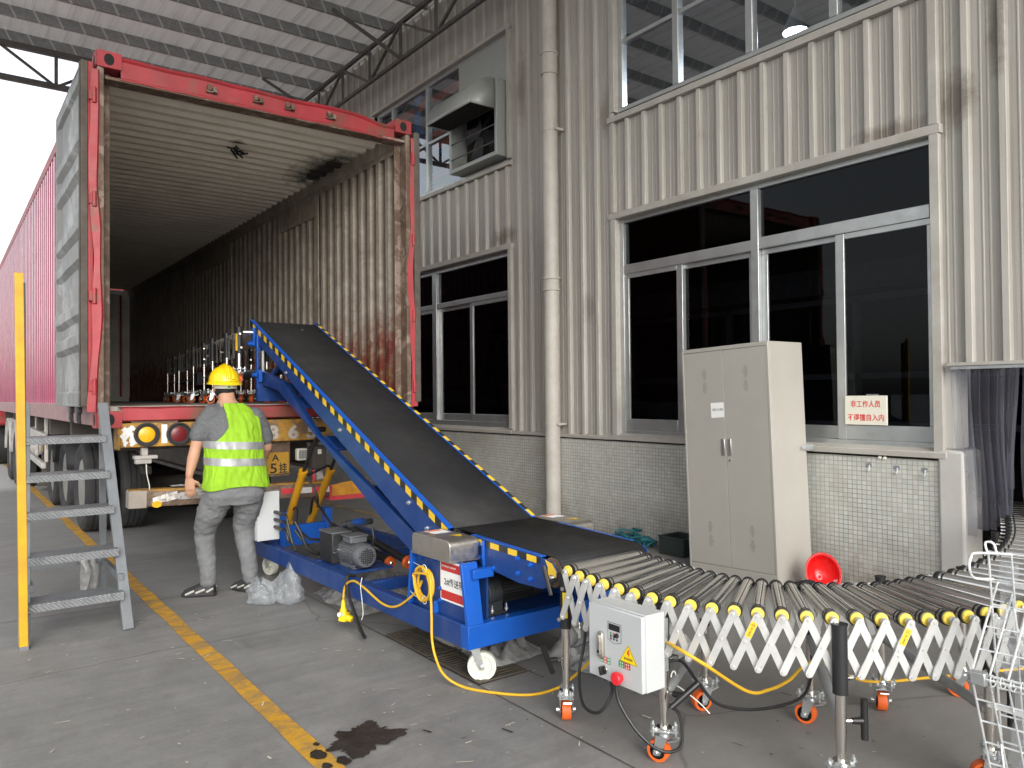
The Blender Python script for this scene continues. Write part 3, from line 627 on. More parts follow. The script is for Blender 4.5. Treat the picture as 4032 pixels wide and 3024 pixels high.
for k in range(5):
    a = 2*PI*k/5; d = V((0, math.cos(a), math.sin(a))); e_ = V((0, -math.sin(a), math.cos(a))); c = V((WX-.02,7.82,4.70))
    fan.quad(c+d*.06-e_*.05+V((.02,0,0)), c+d*.36-e_*.09+V((.03,0,0)), c+d*.36+e_*.09-V((.03,0,0)), c+d*.06+e_*.05-V((.02,0,0)))
fan.build('fan', M['black_paint'], hd)
# ---- drainpipe
dp = thing('drainpipe', 'cream plastic drainpipe running down the ribbed wall', 'drainpipe', (5.30, 6.37, 0))
MB().cyl((5.30,6.37,0), (5.30,6.37,8.4), .083, n=28).build('pipe', M['pipe'], dp)
for z0, z1 in ((4.87, 5.12), (2.53, 2.68)):
    MB().lathe([(.084,z0),(.095,z0+.004),(.095,z0+.02),(.0895,z0+.025),(.0895,z1-.03),(.10,z1-.025),(.10,z1-.003),(.084,z1)], (5.30,6.37,0), (0,0,1), 28).build('coupling', M['pipe'], dp)
for z in (4.27, 1.10):
    b = MB(); b.lathe([(.084,z-.015),(.089,z-.014),(.089,z+.014),(.084,z+.015)], (5.30,6.37,0), (0,0,1), 28); b.box((5.29,6.26,z-.012), (5.41,6.29,z+.012)); b.hexbolt((5.29,6.275,z), (-1,0,0), .008, .012); b.build('bracket', M['pipe'], dp)
# ---- canopy
cp = thing('canopy_roof', 'sheet metal canopy with galvanised purlins and dark steel trusses over the loading bay', 'canopy', (0, 6, 6.0))
CX0, CX1, CY0, CY1 = -2.4, 5.28, -2.2, 13.35
pr = []; x = CX0
while x < CX1:
    pr += [(x, 0), (x+.165, 0), (x+.178, .028), (x+.202, .028), (x+.215, 0)]; x += .23
rs = MB(); rs.sheet([[(a, CY0, 6.735+b) for a, b in pr], [(a, CY1, 6.735+b) for a, b in pr]])
rs.build('roof_sheet', M['roof'], cp, smooth=0, normals=False)
ys = [13.12-.857*k for k in range(18)]
for y in ys:
    p_ = MB(); p_.prism([(y-.02, 6.585), (y+.03, 6.585), (y+.03, 6.592), (y-.013, 6.592), (y-.013, 6.722), (y+.035, 6.722), (y+.035, 6.73), (y-.02, 6.73)], 0, CX0, 5.24)
    p_.build('purlin', M['purlin'], cp, smooth=0)
def truss(p0, p1, z0, z1, n, name='truss', w=.045):
    t = MB(); p0, p1 = V(p0), V(p1); L = p1-p0
    t.bar((p0.x,p0.y,z0), (p1.x,p1.y,z0), w, w); t.bar((p0.x,p0.y,z1), (p1.x,p1.y,z1), w+.005, w+.005)
    for k in range(n+1):
        q = p0+L*k/n; t.bar((q.x,q.y,z0), (q.x,q.y,z1), .04, .04, up=(.3,.8,0))
        if k < n:
            r = p0+L*(k+1)/n; m_ = p0+L*(k+.5)/n
            if k % 2: t.bar((q.x,q.y,z0), (r.x,r.y,z1), .035, .035)
            else: t.bar((q.x,q.y,z1), (r.x,r.y,z0), .035, .035)
    return t.build(name, M['truss'], cp, smooth=0)
truss((5.1,-2.0,0), (5.1,13.1,0), 6.05, 6.555, 16); truss((-2.3,13.12,0), (5.1,13.12,0), 6.05, 6.54, 10, w=.075); truss((-2.2,-2.0,0), (-2.2,13.1,0), 6.05, 6.555, 16)
kb = MB()
for y in (6.55, 9.3, 12.05): kb.bar((5.1,y,6.05), (4.2,y+.25,6.58), .04, .04)
kb.build('knee_brace', M['truss'], cp, smooth=0)
for y in (-2.0, 13.1): MB().box((-2.28,y-.08,0), (-2.12,y+.08,6.05)).build('column', M['truss'], cp, bevel=.01)
# ---- strip curtain in the doorway
sc_ = thing('strip_curtain', 'grey translucent plastic strip curtain hanging in the low doorway', 'strip curtain', (WX-.03, 1.8, 1.57))
MB().box((WX-.055, 1.02, 1.555), (WX-.02, 2.335, 1.577)).build('rail', M['galv'], sc_, bevel=.002)
def strip(y, w, zb, sway, mm):
    rows = []
    for i in range(13):
        t = i/12; z = 1.56+(zb-1.56)*t; yy = y+sway*t*t+.012*math.sin(5*t+y*9); xx = WX-.035-.012*math.sin(3*t+y*20)
        rows.append([(xx-.012*math.cos(PI*k/4), yy+w*(k/4-.5), z) for k in range(5)])
    MB().sheet(rows).build('strip', mm, sc_, normals=False)
for y, w, zb, sw, mm in ((2.30,.07,.24,-.0,'strip_clear'), (2.24,.08,.47,-.01,'strip_clear'), (2.185,.075,.52,-.02,'strip'), (2.135,.07,.53,-.02,'strip'), (2.085,.065,.55,-.02,'strip'), (2.045,.055,.53,.0,'strip_clear'), (1.995,.06,.80,.02,'strip'), (1.965,.05,.6,.06,'strip_clear'), (1.90,.07,.55,-.02,'strip'), (1.83,.07,.55,0,'strip'), (1.76,.07,.55,0,'strip'), (1.69,.07,.55,.01,'strip'), (1.62,.07,.55,0,'strip'), (1.55,.07,.55,0,'strip'), (1.48,.07,.55,0,'strip'), (1.4,.07,.55,0,'strip')): strip(y, w, zb, sw, M[mm])
# ---- warning sign
sg = thing('warning_sign', 'small white board with two lines of red Chinese characters in the corner of the window', 'sign', (WX+.02, 2.96, 1.17))
MB().box((WX+.012, 2.797, 1.172), (WX+.024, 3.116, 1.386)).build('board', mat('ivory_board', (.76,.73,.62), .4, var=.03), sg, bevel=.003)
for s_, z in (('非工作人员', 1.326), ('不得擅自入内', 1.228)): text('lettering', s_, (WX+.0105, 2.957, z), (0,-1,0), (0,0,1), .050, M['red_ink'], sg, width=.225 if z > 1.3 else .275, bold=.012)
MB().box((WX+.014, 2.86, 1.386), (WX+.022, 2.95, 1.397)).build('tape', M['film'], sg)
# ---- hooks on the plinth
hk = None
for i, (y, z, lb) in enumerate(((2.911,.885,'small metal wall hook on the mosaic plinth, closest to the locker'), (2.709,.878,'small metal wall hook on the mosaic plinth, between two others'), (2.519,.876,'small metal wall hook on the mosaic plinth, closest to the doorway'))):
    if hk is None:
        hk = thing('wall_hook', lb, 'hook', (WX-.03, y, z), 0, 'metal hooks on the mosaic plinth')
        MB().box((WX-.034, y-.022, z-.01), (WX-.0305, y+.022, z+.018)).build('base_plate', M['zinc'], hk, bevel=.001)
        MB().tube(bez([(WX-.034,y,z), (WX-.038,y,z-.025), (WX-.05,y,z-.045), (WX-.065,y,z-.035), (WX-.067,y,z-.02)], 5), .004, 8).build('hook', M['zinc'], hk)
    else: dup(hk, (WX-.03, y, z), 0, lb)
kn = MB(); kn.lathe([(.013,0),(.014,.006),(.008,.016)], (WX-.03,2.83,.945), (-1,0,0), 14); kn.lathe([(.013,0),(.014,.006),(.008,.016)], (WX-.03,2.795,.943), (-1,0,0), 14); tag(kn.build('wall_plug', M['white_nylon']), 'pair of white plastic wall plugs under the window sill', 'wall plug')
# ================================================================== SHIPPING CONTAINER (root at rear left lower corner)
X0, X1, Y0, Y1, Z0, Z1 = .906, 3.4415, 6.121, 18.80, 1.208, 3.903
ct = thing('shipping_container', 'weathered red shipping container with open rear end and pale ribbed interior', 'container', (X0, Y0, Z0))
def holed_plate(mb, c, right, up, w, h, rw, rh, depth, n=32):
    """rectangular face with an oval hole and a short tunnel behind it"""
    c, right, up = V(c), V(right).normalized(), V(up).normalized(); nrm = right.cross(up)
    outer, inner, back = [], [], []
    for i in range(n):
        a = 2*PI*i/n; ca, sa = math.cos(a), math.sin(a); k = min(w/2/max(abs(ca),1e-6), h/2/max(abs(sa),1e-6))
        outer.append(c+right*ca*k+up*sa*k); p = c+right*rw*ca+up*rh*sa; inner.append(p); back.append(p-nrm*depth)
    mb.loft([outer, inner, back], cap=False); o = len(mb.v)
    mb.add(back, [tuple(range(n))], 1)
def casting(x, y, z, sx, sy, sz):   # x,y,z = outer corner, s = direction inward
    mb = MB(); W, L, H = .162, .178, .118
    xa, xb = sorted((x, x+sx*W)); ya, yb = sorted((y, y+sy*L)); za, zb = sorted((z, z+sz*H))
    rear = ya if sy > 0 else yb; side = xa if sx > 0 else xb
    cx, cy, cz = (xa+xb)/2, (ya+yb)/2, (za+zb)/2
    mb.box((xa+.004, ya+.004, za), (xb-.004, yb-.004, zb))
    holed_plate(mb, (cx, rear-(.002 if sy > 0 else -.002), cz), (1 if sy > 0 else -1,0,0), (0,0,1), W, H, .034, .043, .0)
    holed_plate(mb, (side-(.002 if sx > 0 else -.002), cy, cz), (0,-1 if sx > 0 else 1,0), (0,0,1), L, H, .036, .043, .0)
    mb.build('corner_casting', [M['red_cont'], M['hole']], ct, smooth=0)
for x, sx in ((X0-.006, 1), (X1+.006, -1)):
    for y, sy in ((Y0-.008, 1), (Y1+.008, -1)):
        for z, sz in ((Z0-.006, 1), (Z1+.004, -1)): casting(x, y, z, sx, sy, sz)
# header with a battered lower edge and a dip near the right corner
def hdr(x): 
    t = (x-X0)/(X1-X0); return -.05*math.exp(-((t-.90)/.07)**2)-.012*math.exp(-((t-.55)/.1)**2)+.006*MN.noise((x*4,1,2))
rows = []; n = 60
for i in range(n+1):
    x = X0+.155+(X1-X0-.31)*i/n; d = hdr(x); e = .008*MN.noise((x*7,4,4))
    rows.append([(x,Y0+.16,3.898+d*.8), (x,Y0+.02,3.893+d), (x,Y0+.0,3.868+d), (x,Y0+.012,3.855+d), (x,Y0+.02+e,3.745+d*.5), (x,Y0+.005,3.735+d*.4), (x,Y0+.005,3.722+d*.3+e), (x,Y0+.16,3.72)])
MB().sheet(rows).build('door_header', M['red_cont'], ct, normals=False, smooth=30)
MB().box((X0+.05,Y0+.012,3.712), (X1-.05,Y0+.15,3.735)).build('header_lip', M['rust_brown'], ct, bevel=.004)
for x in (1.70, 2.06, 2.32, 2.68):
    b = MB(); b.box((x-.04,Y0-.025,3.785), (x-.012,Y0+.02,3.83)); b.box((x+.0,Y0-.03,3.775), (x+.03,Y0+.02,3.815)); b.box((x-.045,Y0-.008,3.775), (x+.04,Y0+.02,3.79)); b.build('lock_keeper', M['rust_brown'], ct, bevel=.004)
# rear posts, hinges and the bent hinge blades
for x, s, lab in ((X0, 1, None), (X1, -1, None)):
    p = MB(); p.box((x, Y0+.002, Z0+.11), (x+s*.045, Y0+.12, 3.79)); p.box((x+s*.0, Y0+.12, Z0+.11), (x+s*.10, Y0+.135, 3.79)); p.build('corner_post', M['rust_brown'], ct, bevel=.006)
    rows = []
    for i in range(70):
        z = 1.32+2.44*i/69; w = .020*MN.noise((z*1.9, 3+x, 1))+.014*math.sin(z*3.1+x); hw = .030+.012*MN.noise((z*2.7,8,x))
        rows.append([(x-s*.012+w-hw, Y0-.006-.012*abs(w)*30*.1, z), (x-s*.012+w+hw*.6, Y0-.014, z), (x-s*.004+w+hw, Y0+.012, z)])
    MB().sheet(rows).build('hinge_blade', M['red_cont'], ct, normals=False)
    for z in (1.50, 2.14, 2.83, 3.57):
        h = MB(); h.cyl((x-s*.02, Y0-.012, z-.055), (x-s*.02, Y0-.012, z+.055), .016, n=12); h.box((x-s*.055, Y0-.020, z-.035), (x-s*.01, Y0+.02, z+.035)); h.build('hinge', M['red_cont'], ct, bevel=.003)
# sill
rows = []
for i in range(41):
    x = X0+.158+(X1-X0-.316)*i/40; d = .006*MN.noise((x*5,2,7))
    rows.append([(x,Y0+.20,1.352), (x,Y0+.03,1.348+d), (x,Y0+.004,1.338+d), (x,Y0-.002+d,1.255), (x,Y0+.02,1.245)])
MB().sheet(rows).build('door_sill', M['red_cont'], ct, normals=False)
MB().box((X0+.05,Y0+.16,1.28), (X1-.05,Y1-.1,1.356)).build('floor', M['cont_floor'], ct, smooth=0)
# corrugated panels: (offset along run, offset outward)
def corr(L, pitch, dep, flat=.36):
    p = []; s = 0
    while s < L:
        a = pitch*flat; b = pitch*(.5-flat)
        p += [(s,0), (s+a,0), (s+a+b,dep), (s+a+b+a,dep)]; s += pitch
    return [q for q in p if q[0] <= L]
yw0, yw1 = Y0+.14, Y1-.12
pr = corr(yw1-yw0, .192, .044, .30)
def side_wall(x, s, mname_in, mname_out):
    a = MB(); a.sheet([[(x+s*(.055-d), yw0+q, 1.40) for q, d in pr], [(x+s*(.055-d), yw0+q, 3.70) for q, d in pr]]); a.build('side_panel_lining', M[mname_in], ct, smooth=0, normals=False)
    a = MB(); a.sheet([[(x+s*(.046-d), yw0+q, 1.37) for q, d in pr], [(x+s*(.046-d), yw0+q, 3.80) for q, d in pr]]); a.build('side_panel', M[mname_out], ct, smooth=0, normals=False)
    a = MB()
    # flat header strip above the corrugation, patched in rows
    yy = yw0
    while yy < yw1-.1:
        w = rnd.uniform(.16,.34); t = rnd.uniform(0,.003); a.box((x+s*.052, yy, 3.655), (x+s*(.058+t), yy+w-.004, 3.78)); yy += w
    a.box((x+s*.05, yw0, 1.352), (x+s*.062, yw1, 1.44))
    # two welded repair frames
    for ya, yb, zt in ((8.15, 9.25, 3.43), (11.3, 13.2, 3.43)):
        a.box((x+s*.052, ya, zt), (x+s*.070, yb, zt+.22)); a.box((x+s*.052, ya-.06, 1.44), (x+s*.066, ya, zt+.22))
    a.build('wall_trim', M[mname_in], ct, bevel=.004)
    MB().box((x+s*.045, yw0, 3.70), (x+s*.085, yw1, 3.86)).build('inner_rail', M[mname_in], ct, bevel=.006)
    MB().box((x-s*.002, Y0+.17, 3.79), (x+s*.06, Y1-.17, 3.895)).build('top_rail', M['red_cont'], ct, bevel=.006)
    MB().box((x-s*.002, Y0+.17, 1.215), (x+s*.05, Y1-.17, 1.372)).build('bottom_rail', M['rail_faded'], ct, bevel=.006)
M['rail_faded'] = mat('faded_red_rail', (.34,.20,.20), .5, .1, var=.2, scale=4, grime=.5, gcol=(.17,.10,.09), gscale=4)
M['red_gloss'] = mat('glossy_container_red', (.30,.048,.105), .16, var=.2, scale=2, coat=.5, grime=.25, gcol=(.42,.22,.24), gscale=1.2)
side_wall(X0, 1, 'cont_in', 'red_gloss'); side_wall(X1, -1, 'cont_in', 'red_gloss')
rp = corr(Y1-Y0-.36, .19, .034, .33); yr = Y0+.17
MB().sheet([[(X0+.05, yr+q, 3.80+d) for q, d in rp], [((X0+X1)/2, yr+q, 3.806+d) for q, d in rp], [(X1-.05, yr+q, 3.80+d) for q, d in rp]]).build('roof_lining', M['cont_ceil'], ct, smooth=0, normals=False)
MB().sheet([[(X0+.04, yr+q, 3.845+d) for q, d in rp], [(X1-.04, yr+q, 3.845+d) for q, d in rp]]).build('roof', M['red_cont'], ct, smooth=0, normals=False)
ep = corr(X1-X0-.36, .25, .04)
a = MB(); a.sheet([[(X0+.18+q, Y1-.10+d, 1.38) for q, d in ep], [(X0+.18+q, Y1-.10+d, 3.75) for q, d in ep]]); a.build('end_panel', M['cont_endwall'], ct, smooth=0, normals=False)
a = MB(); a.box((X0+.05,Y1-.16,1.356), (X0+.19,Y1-.02,3.80)); a.box((X1-.19,Y1-.16,1.356), (X1-.05,Y1-.02,3.80)); a.box((X0+.19,Y1-.15,3.70), (X1-.19,Y1-.02,3.80)); a.box((X0+.19,Y1-.15,1.356), (X1-.19,Y1-.02,1.46)); a.build('end_frame', M['cont_endwall'], ct, bevel=.006)
MB().box((X0+.02,Y1-.05,1.3), (X1-.02,Y1-.01,3.85)).build('front_wall', M['red_cont'], ct, smooth=0)
# hanging sooty wreck of a cable in the ceiling
w = MB()
for k in range(7):
    p = V((2.28+rnd.uniform(-.05,.09), 7.45+rnd.uniform(-.1,.16), 3.80)); w.tube(bez([p, p+V((rnd.uniform(-.06,.06), rnd.uniform(-.06,.06), -rnd.uniform(.02,.05))), p+V((rnd.uniform(-.1,.1), rnd.uniform(-.1,.1), -.005))], 5), .008, 6)
w.build('torn_seam', M['hole'], ct)
# left door, swung back against the side (inner face towards the yard)
dr = MB()
prof = [1.36, 1.47]; zs = [1.62, 1.80, 2.13, 2.33, 2.66, 2.86, 3.19, 3.39]
xp = []; inn = .842
xp += [(inn-.028, 1.362), (inn-.028, 1.455), (inn, 1.475)]
for c in (1.84, 2.06, 2.46, 2.68, 3.10, 3.32): xp += [(inn, c-.075), (inn-.036, c-.035), (inn-.036, c+.035), (inn, c+.075)]
xp += [(inn, 3.71), (inn-.028, 3.73), (inn-.028, 3.82)]
ya, yb = 6.215, 7.62
rows = []
for k in range(25):
    y = ya+(yb-ya)*k/24; edge = k < 1 or k > 22
    rows.append([((min(x, inn-.028) if edge else x)+.006*MN.noise((y*2.4, z*2.1, 5)), y, z) for x, z in xp])
d_ = MB(); d_.sheet(rows); door = d_.build('door', M['door_in'], ct, normals=False, smooth=20, label='dented grey inner face of the left container door, swung fully open')
MB().box((inn+.012, 6.16, 1.36), (inn+.045, 7.63, 3.825)).build('outer_skin', M['red_cont'], door, bevel=.003)
e_ = MB(); e_.box((inn-.03, 7.605, 1.36), (inn+.012, 7.632, 3.825)); e_.box((inn-.03,6.2,3.805), (inn+.012,7.605,3.825)); e_.box((inn-.03,6.2,1.355), (inn+.012,7.605,1.372)); e_.build('door_edge', M['door_in'], door, bevel=.003)
g_ = MB(); g_.box((inn-.034, 6.165, 1.355), (inn+.012, 6.213, 3.828)); g_.box((inn-.044, 6.178, 1.36), (inn-.034, 6.20, 3.82)); g_.build('gasket', M['gasket'], door, bevel=.006)
for y in (6.55, 6.95): 
    b = MB(); b.box((inn-.01,y-.05,1.30), (inn+.02,y+.05,1.358)); b.box((inn-.012,y-.03,1.245), (inn+.015,y+.03,1.30)); b.box((inn-.012,y-.055,1.225), (inn+.015,y-.01,1.25)); b.build('lock_rod_cam', M['black_paint'], door, bevel=.005)
# right door swung back along the other side
d2 = MB(); d2.box((X1+.03,6.16,1.36), (X1+.085,7.62,3.825)); dd = d2.build('door', M['red_cont'], ct, bevel=.006, label='right container door, seen edge-on beside the wall')
MB().box((X1+.028,6.10,1.36), (X1+.088,6.158,3.82)).build('gasket', M['gasket'], dd, bevel=.01)
rb = MB()
for y in (6.5, 7.2): rb.cyl((X1+.0,y,1.3), (X1+.0,y,3.8), .017, n=10)
rb.build('lock_rod', M['zinc'], dd)

# ================================================================== SEMI TRAILER
tr = thing('semi_trailer', 'dirty skeletal container trailer with rusty yellow rear light bar and dual wheels', 'trailer', (2.17, 6.2, 0))
f = MB()
for x in (1.66, 2.56):
    f.box((x,6.35,1.06), (x+.13,17.6,1.19)); f.box((x+.05,6.35,.82), (x+.08,17.6,1.06)); f.box((x,6.35,.80), (x+.13,17.6,.83))
for y in (6.4, 8.2, 9.9, 11.3, 13, 15, 17): f.box((1.0,y,1.02), (3.34,y+.12,1.205))
f.build('chassis', M['chassis'], tr, bevel=.004)
lb = MB(); lb.box((1.056,6.14,1.055), (3.29,6.30,1.232)); lb.box((1.04,6.145,1.04), (1.058,6.31,1.238)); lbo = lb.build('light_bar', M['rust_yellow'], tr, bevel=.006)
MB().box((1.13,6.146,1.232), (1.45,6.29,1.246)).build('wear_plate', M['rust_brown'], lbo, bevel=.002)
def rlamp(x, z, mn, lab):
    b = MB(); b.lathe([(.086,0),(.088,-.03),(.076,-.034),(.068,-.020)], (x,6.138,z), (0,1,0), 28); o = b.build('tail_light', M['rubber'], tr, label=lab)
    q = MB(); q.lathe([(.066,-.014),(.05,-.024),(.03,-.028),(.001,-.030)], (x,6.138,z), (0,1,0), 28); q.build('lens', M[mn], o)
rlamp(1.228,1.147,'amber','round amber tail light'); rlamp(1.45,1.143,'red_lens','round dull red tail light'); rlamp(2.88,1.14,'red_lens','round dull red tail light'); rlamp(3.10,1.14,'amber','round amber tail light')
for x0, x1, mn in ((1.332,1.372,'reflect_white'), (1.556,1.60,'reflect_red'), (1.602,1.66,'reflect_white'), (2.70,2.74,'reflect_white')): MB().quad((x0,6.1385,1.078),(x1,6.1385,1.078),(x1,6.1385,1.218),(x0,6.1385,1.218)).build('reflector', M[mn], lbo, smooth=0)
sp = MB()   # paint splashes left of the amber lamp
for k in range(16):
    cx = rnd.uniform(1.075,1.15); cz = rnd.uniform(1.085,1.20); r = rnd.uniform(.006,.022)
    sp.add([(cx+r*(1+.5*math.sin(k+3*a))*math.cos(a), 6.1388-.00003*k, cz+1.5*r*(1+.4*math.cos(k*2+2*a))*math.sin(a)) for a in [2*PI*i/14 for i in range(14)]], [tuple(range(14))])
sp.build('paint_splash', M['reflect_white'], lbo, smooth=0)
for s_, x in (('8',2.173), ('6',2.341), ('5',2.498)): text('stencil_digit', s_, (x,6.1378,1.128), (1,0,0), (0,0,1), .118, M['digit_grey'], lbo, width=.088, bold=.035)
# bumper with torn reflective film
bp = MB(); bp.bar((1.12,6.20,.672), (2.66,6.20,.628), .10, .115); bo = bp.build('bumper', M['rust_brown'], tr, bevel=.008)
MB().bar((1.11,6.2,.673), (1.235,6.2,.670), .112, .128).build('end_cap', mat('bumper_cap', (.34,.30,.26), .6, var=.15, grime=.3), bo, bevel=.006)
MB().bar((1.12,6.21,.735), (2.66,6.21,.69), .11, .018).build('top_rail', M['rust_yellow'], bo, bevel=.003)
fm = MB()
for k in range(17):
    x = rnd.uniform(1.24,1.72); z = rnd.uniform(.622,.695); L = rnd.uniform(.08,.30); hgt = rnd.uniform(.012,.034); sl = rnd.uniform(-.05,.25)
    fm.sheet([[(x+L*i/6, 6.146-.014*abs(MN.noise((k*3,i*.9,1))), z+sl*L*i/6+hgt*.5*q+.008*MN.noise((k,i*.8,q))) for i in range(7)] for q in (-1, -.3, .4, 1)])
fm.build('torn_film', M['foil'], bo, normals=False)
MB().add([(1.30+.035*math.cos(a), 6.1405, .628+.025*math.sin(a)) for a in [2*PI*i/14 for i in range(14)]], [tuple(range(14))]).build('amber_patch', M['amber'], bo, smooth=0)
for x0, x1, mn in ((2.24,2.34,'reflect_red'), (2.40,2.50,'reflect_white'), (2.50,2.585,'reflect_red'), (2.585,2.655,'reflect_white')):
    z = .672-.0286*(x0-1.12); MB().quad((x0,6.147,z-.018),(x1,6.147,z-.021),(x1,6.147,z+.026),(x0,6.147,z+.03)).build('reflector', M[mn], bo, smooth=0)
be = MB(); rows = []
for i in range(9):
    x = 2.67+.34*i/8; rows.append([(x,6.16+.03*MN.noise((x*9,1,1)), .665+.085*i/8*.45+.008*MN.noise((x*12,2,1))), (x,6.15,.60+.012*MN.noise((x*12,3,1))), (x,6.155,.548+.004*i/8)])
beo = MB().sheet(rows).build('bumper_wrap', mat('amber_wrap', (.70,.30,.02), .4, var=.25, scale=12, grime=.3), bo, normals=False)
MB().sheet([[(2.665+.36*i/8, 6.148, .572), (2.665+.36*i/8, 6.146, .535+.006*MN.noise((i,1,1)))] for i in range(9)]).build('red_edge', M['reflect_red'], bo, normals=False)
MB().prism([(2.655,.54),(2.675,.535),(2.675,.655),(2.655,.68)], 1, 6.14, 6.30).build('red_gusset', M['reflect_red'], bo)
for x in (1.75, 2.62): MB().bar((x,6.26,.70), (x,6.5,1.06), .06, .05).build('bumper_arm', M['beam_light'], tr, bevel=.005)
sp = MB(); sp.box((1.20,6.16,.99), (1.245,6.22,1.05)); sp.box((1.15,6.15,.965), (1.31,6.23,.992)); sp.box((1.16,6.16,.93), (1.27,6.22,.966)); sp.build('bracket', M['beam_light'], tr, bevel=.005)
MB().tube(bez([(1.235,6.18,.93),(1.24,6.18,.85),(1.255,6.17,.76),(1.245,6.17,.715)], 6), .004, 6).build('cord', M['white_nylon'], tr)
pb = MB(); pb.box((1.99,6.212,.765), (2.34,6.225,1.05)); po = pb.build('number_plate', M['rust_brown'], tr, bevel=.003)
MB().box((2.0,6.199,.785), (2.325,6.210,.962)).build('plate', M['plate_y'], po, bevel=.004)
text('plate_lettering', 'A', (2.212,6.1975,.918), (1,0,0), (0,0,1), .055, M['black_ink'], po, width=.062, bold=.02)
text('plate_lettering', '·', (2.15,6.1975,.918), (1,0,0), (0,0,1), .010, M['black_ink'], po)
for s_, x in (('8',2.06), ('6',2.115), ('5',2.19)): text('plate_lettering', s_, (x+.005,6.1975,.832), (1,0,0), (0,0,1), .082, M['black_ink'], po, width=.055, bold=.015)
text('plate_lettering', '挂', (2.275,6.1975,.832), (1,0,0), (0,0,1), .085, M['black_ink'], po, width=.068, bold=.02)
wl = MB(); wl.box((2.385,6.17,.885), (2.475,6.23,.985)); wo = wl.build('work_lamp', M['white_nylon'], tr, bevel=.012)
gl = MB()
for i in range(6): gl.box((2.398+.013*i,6.164,.90), (2.403+.013*i,6.1695,.97))
for i in range(5): gl.box((2.398,6.1655,.905+.0145*i), (2.468,6.1685,.909+.0145*i))
gl.build('lens_grid', M['grey_paint'], wo, smooth=0)
bx_ = MB(); bx_.box((2.53,6.19,.80), (2.65,6.30,1.0)); bxo = bx_.build('valve_box', M['chassis'], tr, bevel=.015); MB().quad((2.57,6.1885,.93),(2.605,6.1885,.93),(2.605,6.1885,.97),(2.57,6.1885,.97)).build('sticker', M['reflect_white'], bxo, smooth=0)
MB().bar((2.555,6.24,.80), (2.552,6.24,.66), .03, .02).build('red_lever', M['reflect_red'], tr, bevel=.008)
# mud flaps and pale mudguard on the right
mg = MB(); mg.sheet([[(2.75+.5*i/10, 8.15+.25*math.cos(t)*.9-.25, .62+.42*math.sin(t)) for i in range(11)] for t in [PI*.95-PI*.8*k/10 for k in range(11)]]); mg.build('mudguard', mat('pale_mudguard', (.36,.35,.33), .7, var=.2, grime=.5), tr, normals=False)
# wheels
def wheel_mesh(w, r, name):
    t = MB(); t.lathe([(.29,-w/2+.03),(.36,-w/2+.005),(r-.06,-w/2),(r-.015,-w/2+.022),(r,-w/2+.05),(r,-w/2+.085),(r-.012,-w/2+.088),(r-.012,-w/2+.096),(r,-w/2+.1),(r,-.006),(r-.012,-.004),(r-.012,.004),(r,.006),(r,w/2-.1),(r-.012,w/2-.096),(r-.012,w/2-.088),(r,w/2-.085),(r,w/2-.05),(r-.015,w/2-.022),(r-.06,w/2),(.36,w/2-.005),(.29,w/2-.03)], (0,0,0), (1,0,0), 48, cap=False)
    rim = MB(); rim.lathe([(.292,-w/2+.03),(.27,-w/2+.035),(.262,-w/2+.10),(.24,-w/2+.13),(.15,-w/2+.12),(.13,-w/2+.07),(.10,-w/2+.06),(.001,-w/2+.06)], (0,0,0), (1,0,0), 32)
    for k in range(10):
        a = 2*PI*k/10; rim.hexbolt((-w/2+.122, .19*math.cos(a), .19*math.sin(a)), (-1,0,0), .014, .03)
    return t.mesh('tyre', M['rubber'], None), rim.mesh('rim', M['rim'], None)
M['rim'] = mat('dusty_steel_rim', (.30,.29,.27), .6, .3, var=.25, grime=.5, gcol=(.10,.085,.07))
tm, rm = wheel_mesh(.285, .475, 'w')
def put_wheel(par, x, y, flip=False):
    w = bpy.data.objects.new('wheel', tm); COL.objects.link(w); w.parent = par; w.location = V((x,y,.475))-par.location; w.rotation_euler = (rnd.uniform(0,6), 0, 0)
    if flip: w.rotation_euler = (w.rotation_euler.x, 0, PI)
    r = bpy.data.objects.new('rim', rm); COL.objects.link(r); r.parent = w
    return w
for y in (9.35, 10.66, 11.97):
    for x, fl in ((1.352,False), (1.685,False), (2.66,True), (2.99,True)): put_wheel(tr, x, y, fl)
ax = MB()
for y in (9.35, 10.66, 11.97): ax.cyl((1.5,y,.475), (2.85,y,.475), .07, n=14); ax.box((1.72,y-.6,.62), (1.80,y+.6,.70)); ax.box((2.52,y-.6,.62), (2.60,y+.6,.70))
ax.build('axle', M['chassis'], tr)
for y in (10.66, 11.97):
    m_ = MB(); m_.sheet([[(x, y+.56*math.cos(t), .50+.56*math.sin(t)) for x in (1.18,1.82)] for t in [PI*.08+PI*.86*k/14 for k in range(15)]]); mo = m_.build('mudguard', M['black_paint'], tr, normals=False); mo.modifiers.new('thick', 'SOLIDIFY').thickness = .012
sg_ = MB(); sg_.bar((.99,10.35,.965), (.99,13.4,1.0), .05, .11); sg_.bar((.99,10.45,.64), (.99,13.4,.70), .05, .07)
for y in (10.7, 11.8, 13.0): sg_.bar((1.04,y,.66), (1.04,y,1.2), .05, .04)
sg_.build('side_guard', M['beam_light'], tr, bevel=.01)
bx_ = MB(); bx_.box((1.25,12.9,.62), (1.6,13.6,1.0)); bx_.build('tool_box', M['rust_yellow'], tr, bevel=.02)
lg = MB(); lg.box((1.30,13.9,.15), (1.42,14.05,1.1)); lg.box((1.24,13.85,.08), (1.48,14.1,.15)); lg.build('landing_leg', M['chassis'], tr, bevel=.01)
